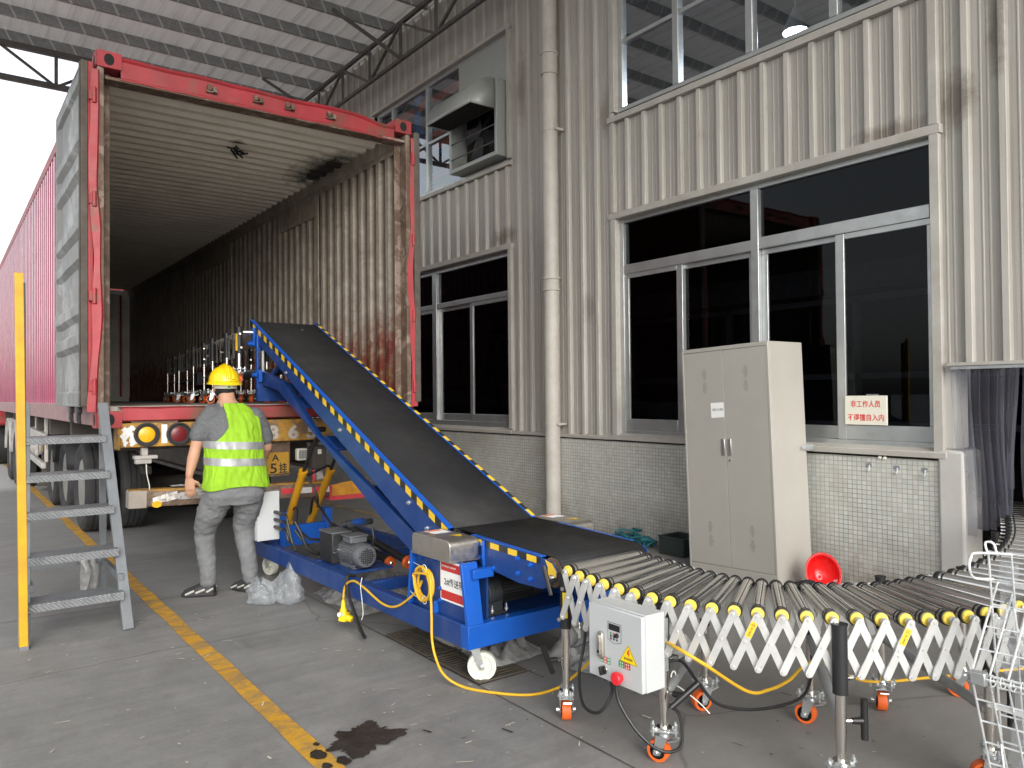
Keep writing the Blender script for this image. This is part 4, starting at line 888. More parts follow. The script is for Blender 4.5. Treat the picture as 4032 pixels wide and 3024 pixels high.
# ---- tractor unit under the front of the container
tt = thing('truck_tractor', 'truck tractor unit coupled under the far end of the red container', 'truck', (2.17, 16.5, 0))
f = MB()
for x in (1.7, 2.55): f.box((x,14.6,.75), (x+.1,21.5,.98))
f.build('chassis', M['chassis'], tt, bevel=.01)
for y in (14.9, 16.25):
    for x, fl in ((1.15,False), (1.48,False), (2.86,True), (3.19,True)): put_wheel(tt, x, y, fl)
for x in (1.15, 3.19): put_wheel(tt, x, 20.4, x > 2)
for y in (14.9, 16.25):
    for x0, x1 in ((.98,1.65), (2.7,3.36)):
        m_ = MB(); m_.sheet([[(x, y+.57*math.cos(t), .50+.57*math.sin(t)) for x in (x0,x1)] for t in [PI*.02+PI*.96*k/14 for k in range(15)]]); mo = m_.build('mudguard', M['beam_light'], tt, normals=False); mo.modifiers.new('thick', 'SOLIDIFY').thickness = .02
cb = MB(); cb.prism([(19.2,.9),(21.6,.75),(21.75,1.1),(21.7,1.9),(21.45,2.95),(21.0,3.2),(19.3,3.3),(19.2,3.2)], 0, .95, 3.40); co = cb.build('cab', M['red_cont'], tt, bevel=.05, seg=3)
MB().prism([(20.4,1.9),(21.5,1.9),(21.3,2.7),(20.4,2.7)], 0, .94, 3.41).build('side_window', M['glass_dark'], co, smooth=0)
MB().sheet([[(1.1,21.72,1.95),(3.25,21.72,1.95)],[(1.1,21.49,2.85),(3.25,21.49,2.85)]]).build('windscreen', M['glass_dark'], co, smooth=0)

# ================================================================== CASTER / LEG PROTOTYPES
def caster(mb_parts, p, par, yaw=0, r=.038, wm='orange', hub='black', h=None, name='caster', tilt=0):
    """swivel caster at ground point p: fork + wheel"""
    p = V(p); M3 = Matrix.Rotation(yaw, 3, 'Z'); q = lambda x, y, z: p + M3 @ V((x, y, z))
    h = h or r*2+.045; off = .022 if r < .05 else .036
    f = MB(); f.obox(q(0,0,h), (.06,.06,.005), M3); f.cyl(q(0,0,h-.016), q(0,0,h), .022, n=14)
    for s in (-1, 1):
        a = s*(.019+r*.12)
        vs = [q(a,-.024,h-.016), q(a,.024,h-.016), q(a,off+.013,r-.012), q(a,off-.013,r-.012)]
        vs2 = [v + M3 @ V((s*.004,0,0)) for v in vs]; f.loft([vs, vs2])
    f.obox(q(0,0,h-.018), (.05+r*.24,.05,.005), M3)
    ax = M3 @ V((1,0,0)); f.hexbolt(q(.025+r*.12,off,r), ax, .008, .012); f.hexbolt(q(-.025-r*.12,off,r), -ax, .008, .012)
    for sx in (-1, 1):
        for sy in (-1, 1): f.hexbolt(q(.024*sx,.024*sy,h+.002), (0,0,1), .005, .012)
    f.obox(q(0,-.038,h-.03), (.035,.04,.006), M3 @ Matrix.Rotation(rad(-20), 3, 'X'))
    o = f.build(name, M['zinc'], par)
    w = MB(); ww = .015+r*.1; w.lathe([(r*.70,-ww),(r*.96,-ww),(r,-ww*.6),(r,ww*.6),(r*.96,ww),(r*.70,ww)], q(0,off,r), ax, 28, cap=False, mi=0)
    w.lathe([(r*.70,-ww*.95),(r*.62,-ww*.5),(r*.3,-ww*.5),(r*.26,-ww),(.001,-ww)], q(0,off,r), ax, 28, cap=False, mi=1); w.lathe([(r*.70,ww*.95),(r*.62,ww*.5),(r*.3,ww*.5),(r*.26,ww),(.001,ww)], q(0,off,r), ax, 28, cap=False, mi=1)
    if r > .05:
        for k in range(6):
            a = 2*PI*k/6
            for s in (-1, 1):
                u = M3 @ V((0, math.cos(a), math.sin(a))); c = q(s*ww*.55, off, r); w.bar(c+u*r*.25, c+u*r*.68, .008, .012, up=ax, mi=1)
    w.build('wheel', [M[wm], M[hub]], o)
    return o
def conv_leg(par, x, y, top, yaw=0, z0=0, sleeve=.24, label=None, knob=True, handle=None, sr=.024, cyaw=0, lab=False):
    t = MB(); t.cyl((x,y,z0+.13), (x,y,top-.05), .0165, n=16); t.cyl((x,y,z0+.128), (x,y,z0+.136), .03, n=16); t.cyl((x,y,top-sleeve-.16), (x,y,top-sleeve), .019, n=16)
    lo = t.build('leg', M['chrome'], par, label=label)
    s = MB(); s.cyl((x,y,top-sleeve), (x,y,top), sr, n=18); s.cyl((x,y,top-.004), (x,y,top+.002), sr+.003, n=18); s.build('sleeve', M['black_paint'], lo)
    if knob:
        d = V((math.cos(yaw), math.sin(yaw), 0)); k = MB(); k.cyl((V((x,y,top-sleeve+.05))), V((x,y,top-sleeve+.05))+d*.055, .006, n=8); k.cyl(V((x,y,top-sleeve+.05))+d*.035, V((x,y,top-sleeve+.05))+d*.058, .009, n=10); k.build('clamp_bolt', M['chrome'], lo); MB().cyl(V((x,y,top-.055)), V((x,y,top-.055))+d*.027, .009, n=10).build('pin', M['chrome'], lo)
    pl = MB(); pl.obox((x,y,z0+.127), (.105,.065,.005), Matrix.Rotation(yaw+.4, 3, 'Z'))
    for a in (-1, 1):
        for b in (-1, 1):
            q = V((x,y,z0+.127))+Matrix.Rotation(yaw+.4, 3, 'Z') @ V((a*.043,b*.022,0)); pl.cyl(q-V((0,0,.02)), q+V((0,0,.02)), .005, n=8); pl.cyl(q+V((0,0,.004)), q+V((0,0,.011)), .009, n=6)
    pl.build('foot_plate', M['zinc'], lo)
    caster(None, (x,y,z0), lo, cyaw, r=.043, h=.122)
    if handle:
        hd_, ang = handle; z = z0+.27; d = V((math.cos(hd_), math.sin(hd_), 0)); h = MB(); h.cyl((x,y,z), V((x,y,z))+d*.045, .006, n=8, mi=1); h.cyl(V((x,y,z))+d*.04, V((x,y,z))+d*.075, .011, .013, n=12)
        u = V((0,0,1)) if ang is None else V(ang).normalized(); c = V((x,y,z))+d*.082; h.cyl(c-u*.065, c+u*.075, .0125, n=12); h.build('clamp_handle', [M['black'], M['chrome']], lo)
    return lo
# ================================================================== COMPRESSED CONVEYOR INSIDE THE CONTAINER
ic = thing('folded_roller_conveyor', 'compressed roller conveyor on orange casters standing inside the container', 'roller conveyor', (2.3, 9.2, 1.356))
A_, B_ = V((2.0, 6.45, 0)), V((2.70, 12.05, 0)); dd_ = (B_-A_).normalized(); rr_ = V((dd_.y, -dd_.x, 0)); LEN = (B_-A_).length; top = 1.975
for i in range(9):
    for s in (0, 1):
        p = A_+dd_*LEN*i/8+rr_*(.52*s+ .06*(i % 2)*(1-2*s)*.3)
        lz = 1.356 if not (i == 0 and s == 0) else 1.52
        lo = conv_leg(ic, p.x, p.y, top+.02, yaw=rnd.uniform(2,5), z0=lz, sleeve=.22, cyaw=rnd.uniform(-.9,2.2), sr=.026)
icr = ic.location
def inst(name, me, par, loc, M3, off):
    o = bpy.data.objects.new(name, me); COL.objects.link(o); o.parent = par; o.matrix_local = Matrix.Translation(V(loc)-off) @ M3.to_4x4(); return o
rm_ = MB(); rm_.cyl((.03,0,0), (.49,0,0), .021, n=12); rm_.cyl((.0,0,0), (.52,0,0), .006, n=8); rme = rm_.mesh('roller', M['roller'])
R3 = Matrix((rr_, dd_, V((0,0,1)))).transposed()
for k in range(70): inst('roller', rme, ic, A_+dd_*(LEN*k/69)+V((0,0,top-.02)), R3, icr)
lm_ = MB(); lm_.bar((0,0,0), (0,.035,-.215), .006, .024, up=(0,1,.2)); lme = lm_.mesh('scissor_link', M['truss'])
lm_ = MB(); lm_.bar((.008,.055,0), (.008,.02,-.215), .006, .024, up=(0,1,.2)); lme2 = lm_.mesh('scissor_link', M['truss'])
for k in range(25):
    for s in (.005, .515):
        for q in (lme, lme2): inst('scissor_link', q, ic, A_+dd_*(LEN*(k+.3)/25)+rr_*s+V((0,0,top-.01)), R3, icr)
mtr = MB(); mtr.cyl((2.45,9.3,1.62), (2.85,9.3,1.62), .13, n=18); mtr.box((2.3,8.9,1.56), (2.8,9.05,1.70)); mtr.build('drive_motor', M['black'], ic)
for i in range(9):
    p = A_+dd_*LEN*i/8; MB().cyl(p+V((0,0,1.63)), p+rr_*.52+V((0,0,1.63)), .02, n=10).build('cross_tube', M['black_paint'], ic)
yl = MB(); yl.box((1.97,6.42,1.80),(1.976,6.46,1.94)); yl.build('label', M['tape_y'], ic)
# ================================================================== BELT LOADER (own frame: x across, y along, z up)
ld = thing('belt_loader', 'blue telescopic belt loader with black belt and hazard striped edges rising into the container', 'belt conveyor', (2.19, 2.75, 0), rad(1.0))
LOCAL[0] = True
W_ = .60
TOPL = lambda s: .70+(s-.73)*.4455        # top edge of the inclined channel
# base frame: left and right beams, end beams, cross members
def chan(mb, a, b): mb.box(a, b)
for x0, x1 in ((-.165,-.105), (.705,.765)): MB().box((x0,.38,.20), (x1,3.42,.312)).build('base_beam', M['blue'], ld, bevel=.004)
fb = MB(); fb.box((-.165,.318,.20), (.765,.38,.312)); fb.build('front_beam', M['blue_lit'], ld, bevel=.003)
for s in (1.45, 2.25, 3.36): MB().box((-.105,s,.235), (.705,s+.06,.30)).build('cross_member', M['blue'], ld, bevel=.003)
MB().box((-.105,.38,.285), (.705,1.05,.296)).build('base_plate', M['blue'], ld)
for x, s, yw in ((-.045,.44,rad(232)), (.64,.47,rad(150)), (-.02,3.36,rad(200)), (.64,3.36,rad(160))):
    caster(None, (x,s,0), ld, yw, r=.073, wm='white_nylon', hub='white_nylon', h=.188)
q = MB(); q.box((-.10,.37,.1885), (.02,.51,.199)); q.build('caster_plate', M['blue_lit'], ld, bevel=.006)
# end support: tapered side plates with flanges
for x, s_ in ((-.135,-1), (.735,1)):
    p = MB(); p.prism([(.345,.312),(.875,.312),(.845,.60),(.395,.60)], 0, x-.004, x+.004); po = p.build('support_plate', M['blue'], ld, bevel=.002)
    for pg_, xa, xb, nm in (([(.322,.312),(.345,.312),(.395,.60),(.375,.60)], x-.03, x+.062, 'flange'), ([(.875,.312),(.895,.312),(.862,.60),(.842,.60)], x-.03, x+.062, 'flange'), ([(.62,.312),(.66,.312),(.624,.375)], x-.028, x-.004, 'gusset')): MB().prism(pg_, 0, xa, xb).build(nm, M['blue_lit'], po, bevel=.002)
    for ss, z in ((.60,.38),(.60,.44),(.72,.36),(.66,.575),(.78,.565),(.80,.40)): MB().hexbolt((x-.004,ss,z), (-1,0,0), .008, .014).build('bolt', M['blue_lit'], po)
tb = MB(); tb.box((-.12,.335,.525), (.0,.375,.57)); tb.build('stub_beam', M['blue_lit'], ld, bevel=.003)
# inner side walls of the drive compartment
MB().box((.0,.40,.30), (.012,1.05,.56)).build('inner_plate', M['blue'], ld); MB().box((.588,.40,.30), (.60,1.05,.60)).build('inner_plate', M['blue'], ld)
# brushed steel bearing covers
for x0, x1 in ((-.185,-.012), (.612,.78)):
    c = MB(); n = 8; pts = [(.445,.60)]+[(.445+.03*(1-math.cos(t)), .672+.03*math.sin(t)) for t in [PI/2*i/n for i in range(n+1)]]+[(.775+.03*math.sin(t), .672+.03*math.cos(t)) for t in [PI/2*i/n for i in range(n+1)]]+[(.805,.60)]
    c.prism(pts, 0, x0, x1); co = c.build('bearing_cover', M['steel'], ld, bevel=.003)
    MB().box((x0-.002,.440,.594), (x1,.81,.6005)).build('lip', M['steel'], co)
    s = MB(); s.quad((x0+.05,.66,.7028),(x0+.15,.66,.7028),(x0+.15,.77,.7028),(x0+.05,.77,.7028)); s.quad((x0+.06,.735,.7032),(x0+.14,.735,.7032),(x0+.14,.765,.7032),(x0+.06,.765,.7032),1); s.build('sticker', [M['white'], M['orange']], co, smooth=0); s = MB(); s.add([(x0+.12,.52,.703),(x0+.155,.575,.703),(x0+.085,.59,.703)], [(0,1,2)]); s.build('warning_sticker', M['tape_y'], co, smooth=0)
# group sign on the near support plate
sg2 = MB(); sg2.box((-.1415,.372,.385), (-.1395,.60,.588)); so = sg2.build('sign_plate', M['white'], ld, bevel=.001)
for z0, z1 in ((.535,.578), (.395,.438)): MB().quad((-.1425,.378,z0),(-.1425,.592,z0),(-.1425,.592,z1),(-.1425,.378,z1)).build('red_band', M['red'], so, smooth=0)
text('lettering', '2#传送带', (-.1425,.478,.484), (0,-1,0), (0,0,1), .042, M['black_ink'], so, width=.17, bold=.01)
text('lettering', 'DETMOLD GROUP', (-.1430,.520,.5585), (0,-1,0), (0,0,1), .0095, M['white'], so, width=.125, bold=.02)
# gear motor
gm = MB(); gm.lathe([(.001,.0),(.05,.002),(.062,.01),(.072,.014),(.072,.05),(.066,.055),(.066,.10)], (.03,.50,.405), (1,0,0), 28)
gm.box((.05,.45,.297), (.14,.55,.40)); gm.box((.03,.44,.296), (.16,.56,.312)); go = gm.build('gear_motor', M['charcoal'], ld, bevel=.002)
gm = MB(); gm.cyl((.135,.50,.405), (.33,.50,.405), .060, n=28)
for k in range(26):
    a = 2*PI*k/26; u = V((0, math.cos(a), math.sin(a))); gm.bar(V((.14,.50,.405))+u*.062, V((.315,.50,.405))+u*.062, .0035, .012, up=u)
gm.lathe([(.068,.30),(.07,.305),(.07,.36),(.06,.372),(.001,.375)], (.03,.50,.405), (1,0,0), 28); gm.build('motor_housing', M['black_paint'], go)
for x, s in ((.06,.435),(.15,.435),(.06,.56)): b = MB(); b.cyl((x,s,.31), (x,s,.35), .006, n=8); b.cyl((x,s,.318), (x,s,.328), .011, n=6); b.build('bolt', M['zinc'], go)
MB().prism([(1.0,.30),(.62,.30),(.62,.40),(1.0,.44)], 0, .30, .60).build('inner_panel', M['blue'], ld)
# lower (receiving) belt section
low = [(.52,.694),(.0,.675),(-.075,.672),(-.118,.655),(-.137,.622),(-.128,.59),(-.085,.555),(-.03,.533),(.14,.529),(.42,.560),(.52,.60)]
for x, s_ in ((0,1), (W_,-1)):
    p = MB(); p.prism(low, 0, x, x+s_*.006); po = p.build('lower_side_plate', M['blue'], ld, bevel=.0015)
    q = MB(); q.box((x, -.02, .682), (x+s_*.035, .52, .688)) if False else None
    e = MB(); e.prism([(.53,.697),(-.03,.676),(-.03,.682),(.53,.703)], 0, x-s_*.002, x+s_*.028); e.build('edge_flange', M['blue_lit'], po, bevel=.001)
    e = MB(); e.prism([(.405,.535),(.418,.535),(.418,.690),(.405,.690)], 0, x-s_*.014, x); e.build('splice_bar', M['blue_lit'], po, bevel=.002)
    for ss, z in ((.335,.565),(.14,.645),(.14,.575),(.045,.63),(.045,.565),(.455,.665),(.455,.60)): MB().hexbolt((x-s_*.0,ss,z), (-s_,0,0), .009, .016).build('bolt', M['blue_lit'], po)
    t = MB(); k = 0; s = .505
    while s > -.02:
        e_ = max(s-.0715, -.02); z0 = .694-(.52-s)*.0365; z1 = .694-(.52-e_)*.0365; xx = x-s_*.0018
        t.quad((xx,s,z0-.030),(xx,e_,z1-.030),(xx,e_,z1-.001),(xx,s,z0-.001), k % 2); k += 1; s = e_
    t.build('hazard_tape', [M['tape_y'], M['tape_k']], po, smooth=0)
    t = MB(); xx = x-s_*.0018; t.add([(xx,-.055,.672),(xx,-.105,.660),(xx,-.133,.630),(xx,-.133,.605),(xx,-.075,.598),(xx,-.075,.640)], [(0,1,2,3,4,5)]); t.build('nose_tape', M['tape_y'], po, smooth=0)
    b = MB(); b.hexbolt((x-s_*.002,-.108,.592), (-s_,0,0), .014, .02); b.build('tension_bolt', M['chrome'], po)
# inclined section side channels
inc = [(.73,.70),(3.80,.70+(3.80-.73)*.4455),(3.80,1.94),(3.62,1.862),(3.34,1.735),(2.04,1.105),(1.25,.722),(1.0,.605),(.73,.585)]
for x, s_ in ((0,1), (W_,-1)):
    p = MB(); p.prism(inc, 0, x, x+s_*.006); po = p.build('incline_side_plate', M['blue'], ld, bevel=.0015)
    e = MB(); e.prism([(.74,TOPL(.74)+.001),(3.80,TOPL(3.80)+.001),(3.80,TOPL(3.80)+.008),(.74,TOPL(.74)+.008)], 0, x-s_*.002, x+s_*.030); e.build('edge_flange', M['blue_lit'], po, bevel=.001)
    e = MB(); e.prism([(3.34,1.735),(2.04,1.105),(2.04,1.111),(3.34,1.741)], 0, x, x+s_*.04); e.build('bottom_flange', M['blue'], po)
    for ss, z in ((.80,.665),(.95,.68),(.80,.63),(1.15,.80),(2.05,1.19),(3.0,1.60)): MB().hexbolt((x,ss,z), (-s_,0,0), .009, .016).build('bolt', M['zinc'], po)
    t = MB(); k = 0; s = .745
    while s < 3.79:
        e_ = min(s+.0635, 3.79); xx = x-s_*.0018
        t.quad((xx,s,TOPL(s)-.046),(xx,e_,TOPL(e_)-.046),(xx,e_,TOPL(e_)-.002),(xx,s,TOPL(s)-.002), k % 2); 
        zt = .0085; t.quad((x-s_*.0015,s,TOPL(s)+zt),(x-s_*.0015,e_,TOPL(e_)+zt),(x+s_*.024,e_,TOPL(e_)+zt),(x+s_*.024,s,TOPL(s)+zt), k % 2) if s_ < 0 else None
        k += 1; s = e_
    t.build('hazard_tape', [M['tape_y'], M['tape_k']], po, smooth=0)
# belts (closed loops round the end drums)
def belt(pts, x0, x1, th=.006):
    m = len(pts); rows = [[(x0,s,z) for s,z in pts]+[(x0,*pts[0])], [(x1,s,z) for s,z in pts]+[(x1,*pts[0])]]
    b = MB(); b.sheet(rows); return b
lowb = [(.70,.712)]+[(-.072+.072*math.sin(-t), .612+.072*math.cos(t)) for t in [PI*i/16 for i in range(17)]]+[(.68,.585)]
bo = belt(lowb, .032, .568).build('belt', M['belt'], ld, normals=False, label='short lower belt with fine cross ribs'); bo.modifiers.new('t', 'SOLIDIFY').thickness = .006
TB = lambda s: TOPL(s)-.006
ang = math.atan(.4455); cx_, cz_ = 3.775, TB(3.775)-.062
incb = [(.735,TB(.735)+.004)]+[(s, TB(s)) for s in (1.2,1.8,2.4,3.0,3.5)]+[(cx_+.062*math.sin(t-ang), cz_+.062*math.cos(t-ang)) for t in [PI*i/14 for i in range(15)]]+[(1.0,.70),(.78,.62)]
bo = belt(incb, .032, .568).build('belt', M['belt'], ld, normals=False, label='long black belt climbing into the container'); bo.modifiers.new('t', 'SOLIDIFY').thickness = .006
MB().cyl((.03,-.072,.612), (.57,-.072,.612), .066, n=24).build('drum', M['rust_brown'], ld); MB().cyl((.03,cx_,cz_), (.57,cx_,cz_), .056, n=24).build('drum', M['galv'], ld)
# under-belt skid plate and cross plates between the side channels
cp_ = MB()
for s in (1.35, 1.95, 2.55, 3.15): cp_.obox((.3,s,TOPL(s)-.11), (.58,.16,.01), Matrix.Rotation(ang, 3, 'X'))
cp_.obox((.3,2.25,TOPL(2.25)-.05), (.585,2.9*1.09,.006), Matrix.Rotation(ang, 3, 'X')); cp_.build('skid_plate', M['blue'], ld)
# lifting arms
arm = [(3.66,1.64),(3.14,1.535),(2.50,1.142),(1.157,.627),(.95,.56),(.92,.49),(1.159,.50),(1.544,.66),(2.315,1.034),(3.25,1.465),(3.66,1.525)]
for x in (.03, .53): MB().prism(arm, 0, x, x+.04).build('lifting_arm', M['blue'], ld, bevel=.003)
for s, z in ((1.75,.78),(2.35,1.085),(2.9,1.375)): MB().obox((.3,s,z), (.46,.20,.02), Matrix.Rotation(ang, 3, 'X')).build('arm_cross_plate', M['blue'], ld, bevel=.003)
# head bracket that hooks on the folded conveyor
for x in (-.012, .60):
    h = MB(); h.box((x,3.60,1.49), (x+.012,3.63,1.93)); h.box((x,3.66,1.84), (x+.012,3.74,1.99)); h.box((x-.01,3.66,1.845), (x+.02,3.672,1.995)); h.box((x-.008,3.535,1.54), (x+.02,3.552,1.64)); h.build('head_bracket', M['blue_lit'], ld, bevel=.002)
    sx = -1 if x < .3 else 1
    for s, z in ((3.70,1.862),(3.60,1.60)): c = MB(); c.cyl((x+.006,s,z), (x+.006+sx*.05,s,z), .017, n=14); c.cyl((x+.006+sx*.012,s,z), (x+.006+sx*.022,s,z), .024, n=14); c.build('hook_pin', M['blue_lit'], ld)
hb = MB(); hb.box((0,3.60,1.49), (.6,3.64,1.53)); hb.box((0,3.60,1.80), (.6,3.64,1.84)); hb.bar((.05,3.62,1.53), (.30,3.62,1.80), .03, .03); hb.bar((.55,3.62,1.53), (.30,3.62,1.80), .03, .03); hb.box((-.005,3.60,1.38), (.605,3.66,1.49)); hb.build('head_frame', M['blue'], ld, bevel=.003)
MB().box((.03,3.60,1.53),(.055,3.645,1.86)).build('guide_rod', M['galv'], ld, bevel=.01)
lb2 = MB(); lb2.quad((-.0016,3.745,1.925),(-.0016,3.685,1.915),(-.0016,3.685,2.015),(-.0016,3.745,2.035)); lb2.quad((-.0018,3.745,1.92),(-.0018,3.685,1.91),(-.0018,3.685,1.93),(-.0018,3.745,1.94),1); lb2.build('label', [M['white'], M['tape_y']], ld, smooth=0)
# hydraulic cylinders
for (p0, p1, p2) in (((.14,3.34,.40),(.14,3.02,.83),(.14,2.70,1.17)), ((.40,3.56,.29),(.40,3.09,.82),(.40,2.80,1.16))):
    c = MB(); c.cyl(p0, p1, .030, n=18); d = (V(p1)-V(p0)).normalized(); c.cyl(V(p1)-d*.03, V(p1)+d*.012, .035, n=18); c.cyl((p0[0]-.03,p0[1],p0[2]), (p0[0]+.03,p0[1],p0[2]), .028, n=14)
    co = c.build('hydraulic_cylinder', M['cyl_y'], ld); r = MB(); r.cyl(V(p1), V(p2), .013, n=14); r.cyl((p2[0]-.04,p2[1],p2[2]), (p2[0]+.04,p2[1],p2[2]), .02, n=12); r.build('piston_rod', M['black_paint'], co)
h = MB(); h.tube(bez([(.15,3.05,.80),(.2,3.06,.80),(.29,3.07,.83),(.37,3.08,.86),(.40,3.09,.84)], 6), .009, 8); h.tube(bez([(.15,3.28,.50),(.12,3.10,.54),(.08,3.0,.42),(.07,2.75,.36),(.02,2.4,.40),(-.02,2.15,.34),(.0,2.0,.30)], 8), .010, 8); h.tube(bez([(.38,3.45,.42),(.30,3.2,.60),(.24,2.95,.56),(.25,2.7,.42),(.22,2.45,.34)], 8), .010, 8); h.tube(bez([(.16,3.03,.81),(.22,2.95,.66),(.25,3.0,.55)], 6), .009, 8)
h.build('hydraulic_hose', M['black'], ld)
# U-shaped cylinder mount
u = MB(); u.box((.06,3.30,.21), (.115,3.37,.49)); u.box((.45,3.30,.21), (.51,3.37,.49)); u.box((.115,3.31,.21), (.45,3.36,.375)); u.build('cylinder_mount', M['blue_lit'], ld, bevel=.003)
# hydraulic power unit
hp = MB(); hp.box((-.06,2.06,.30), (.075,2.26,.50)); ho = hp.build('oil_tank', M['black_paint'], ld, bevel=.008)
MB().box((-.065,2.055,.50), (.08,2.265,.51)).build('tank_lid', M['motor_grey'], ho, bevel=.002)
v = MB(); v.box((.02,1.98,.548), (.17,2.04,.585)); v.cyl((.17,2.01,.567), (.21,2.01,.567), .02, n=12); v.cyl((-.01,2.01,.567), (.03,2.01,.567), .016, n=12); v.build('valve_block', M['charcoal'], ho, bevel=.004); MB().cyl((.05,2.0,.572), (.14,2.0,.572), .024, n=14).build('solenoid', M['blue'], ho)
mo = MB(); mo.cyl((.045,2.12,.385), (.045,1.80,.385), .070, n=30)
for k in range(30):
    a = 2*PI*k/30; w = V((math.cos(a), 0, math.sin(a))); mo.bar(V((.045,2.08,.385))+w*.072, V((.045,1.86,.385))+w*.072, .004, .012, up=w)
mo.lathe([(.073,0),(.077,.01),(.077,.05),(.067,.07),(.001,.076)], (.045,1.84,.385), (0,-1,0), 30); mo.box((-.015,1.84,.30), (.105,2.06,.325)); m_o = mo.build('pump_motor', M['motor_grey'], ld)
g = MB()
for i in range(-4, 5):
    for j in range(-4, 5):
        if i*i+j*j < 17: g.obox((.045+.0125*i, 1.7655-(.0-.0015*(i*i+j*j)*.10), .385+.0125*j), (.0085,.004,.0085))
g.build('fan_grille', M['black'], m_o, smooth=0)
tbx = MB(); tbx.box((-.015,1.88,.457), (.105,2.0,.495)); tbx.box((-.025,1.87,.495), (.115,2.01,.507)); tbx.build('terminal_box', M['motor_grey'], m_o, bevel=.008)
MB().tube(bez([(.13,1.86,.55),(.12,1.82,.47),(.05,1.78,.40),(.02,1.80,.33),(-.01,1.9,.30),(-.02,1.85,.29)], 8), .009, 8).build('power_lead', M['black'], ld)
MB().tube(bez([(-.09,2.62,.52),(-.06,2.58,.44),(-.04,2.5,.33),(0,2.4,.31)], 8), .011, 8).build('power_lead', M['black'], ld)
MB().tube(bez([(-.09,2.62,.46),(-.05,2.56,.38),(-.02,2.45,.315)], 8), .011, 8).build('power_lead', M['black'], ld)
MB().tube(bez([(-.12,1.60,.315),(-.17,1.60,.325),(-.185,1.57,.24),(-.19,1.46,.12),(-.20,1.36,.05),(-.21,1.30,.035)], 8), .011, 8).build('power_lead', M['black'], ld)
MB().box((-.10,1.78,.285), (.24,2.22,.298)).build('tray', M['blue'], ld, bevel=.002)
f_ = MB()
for k in range(5): f_.cyl((-.05+.02*k,2.055,.38+.02*(k % 2)), (-.05+.02*k,2.03,.38+.02*(k % 2)), .008, n=8)
f_.build('fitting', M['chrome'], ho)
# spare conveyor legs lying across the base
for (s, x, z) in ((1.943,.30,.290), (1.70,.30,.333)):
    d = V((-.10,.95,.20)).normalized(); p = V((x,s,z)); t = MB(); t.cyl(p, p+d*.75, .026, n=14); lo = t.build('spare_leg', M['black_paint'], ld); t = MB(); t.lathe([(.012,-.014),(.040,-.014),(.043,-.008),(.043,.008),(.040,.014),(.012,.014)], p-d*.012, -d, 24); t.build('wheel', M['orange'], lo); t = MB(); t.hexbolt(p-d*.026, -d, .010, .012); t.build('axle_nut', M['chrome'], lo)
# white switch cabinet on the left beam, three cable glands
cbn = MB(); cbn.box((-.262,2.90,.355), (-.095,2.985,.715)); cbo = cbn.build('switch_cabinet', M['white_box'], ld, bevel=.004)
MB().box((-.272,2.905,.36), (-.264,2.98,.71)).build('cabinet_door', M['white_box'], cbo, bevel=.003)
gl = MB()
for k in range(3):
    z = .56-.055*k; gl.cyl((-.13,2.90,z), (-.13,2.745,z), .013, n=12); gl.tube(bez([(-.13,2.745,z),(-.125,2.70,z-.005),(-.12,2.67,z-.07),(-.10,2.64,.36),(-.09,2.6,.31)], 6), .010, 8)
gl.build('cable_gland', M['black'], cbo)
LOCAL[0] = False

# ================================================================== EXTENSION CABLE (world)
ec = thing('extension_cable', 'yellow extension cable coiled on the loader and trailing across the floor under the rollers', 'cable', (2.0, 3.4, 0))
def lw(x, s, z):   # loader frame -> world
    return ld.location + Matrix.Rotation(rad(1.0), 3, 'Z') @ V((x, s, z))
co = MB()
main = [lw(-.19,1.62,.19), lw(-.185,1.60,.27), lw(-.18,1.50,.315), lw(-.18,1.36,.30), lw(-.18,1.14,.255), lw(-.175,.98,.275), lw(-.165,.80,.385), lw(-.16,.75,.45)]
co.tube(bez(main, 10), .0065, 8)
loops = []
for k in range(3):
    for i in range(20):
        a = 2*PI*i/20; loops.append(lw(-.158-.012*k, .715+(.082+.010*math.sin(k*2.1))*math.cos(a+.8)*(1+.10*math.sin(2*a+k)), .446+(.075+.006*k)*math.sin(a+.8)))
co.tube(bez(loops+[lw(-.185,.64,.50), lw(-.19,.615,.42), lw(-.195,.60,.30), lw(-.20,.59,.20), lw(-.205,.55,.12), lw(-.20,.48,.05), (2.03,3.14,.008), (2.10,2.99,.008), (2.22,2.86,.008), (2.36,2.84,.008), (2.42,2.80,.05), (2.40,2.62,.20), (2.40,2.50,.33), (2.33,2.25,.44), (2.20,1.95,.47), (2.25,1.85,.42), (2.483,1.836,.271), (2.62,1.836,.245), (2.75,1.836,.25), (2.944,1.836,.285), (3.25,1.78,.15), (3.7,1.7,.09), (4.3,1.4,.09), (4.6,1.0,.10)], 8), .0065, 8)
co.build('cord', M['cable_y'], ec)
pg = MB(); b0 = lw(-.19,1.62,.185); pg.tube([b0, b0-V((0,0,.02)), b0-V((0,0,.05)), b0-V((0,0,.075))], [.008,.012,.015,.024], 12); pg.obox(b0+V((.004,-.004,-.105)), (.056,.046,.06), Matrix.Rotation(.5, 3, 'Z') @ Matrix.Rotation(.25, 3, 'Y')); pg.cyl(b0+V((.01,-.02,-.105)), b0+V((.035,-.05,-.118)), .02, n=12); po_ = pg.build('plug', M['plug_y'], ec, bevel=.006); MB().cyl(b0+V((-.02,-.015,-.085)), b0+V((-.042,-.03,-.080)), .013, n=10).build('plug_insert', M['white_nylon'], po_)
zt = MB()
for c, r in ((lw(-.175,.70,.525), .020), (lw(-.175,.70,.365), .020)): zt.tube([c+V((0,r*math.cos(a),r*math.sin(a))) for a in [2*PI*i/14 for i in range(14)]], .0025, 6, closed=True)
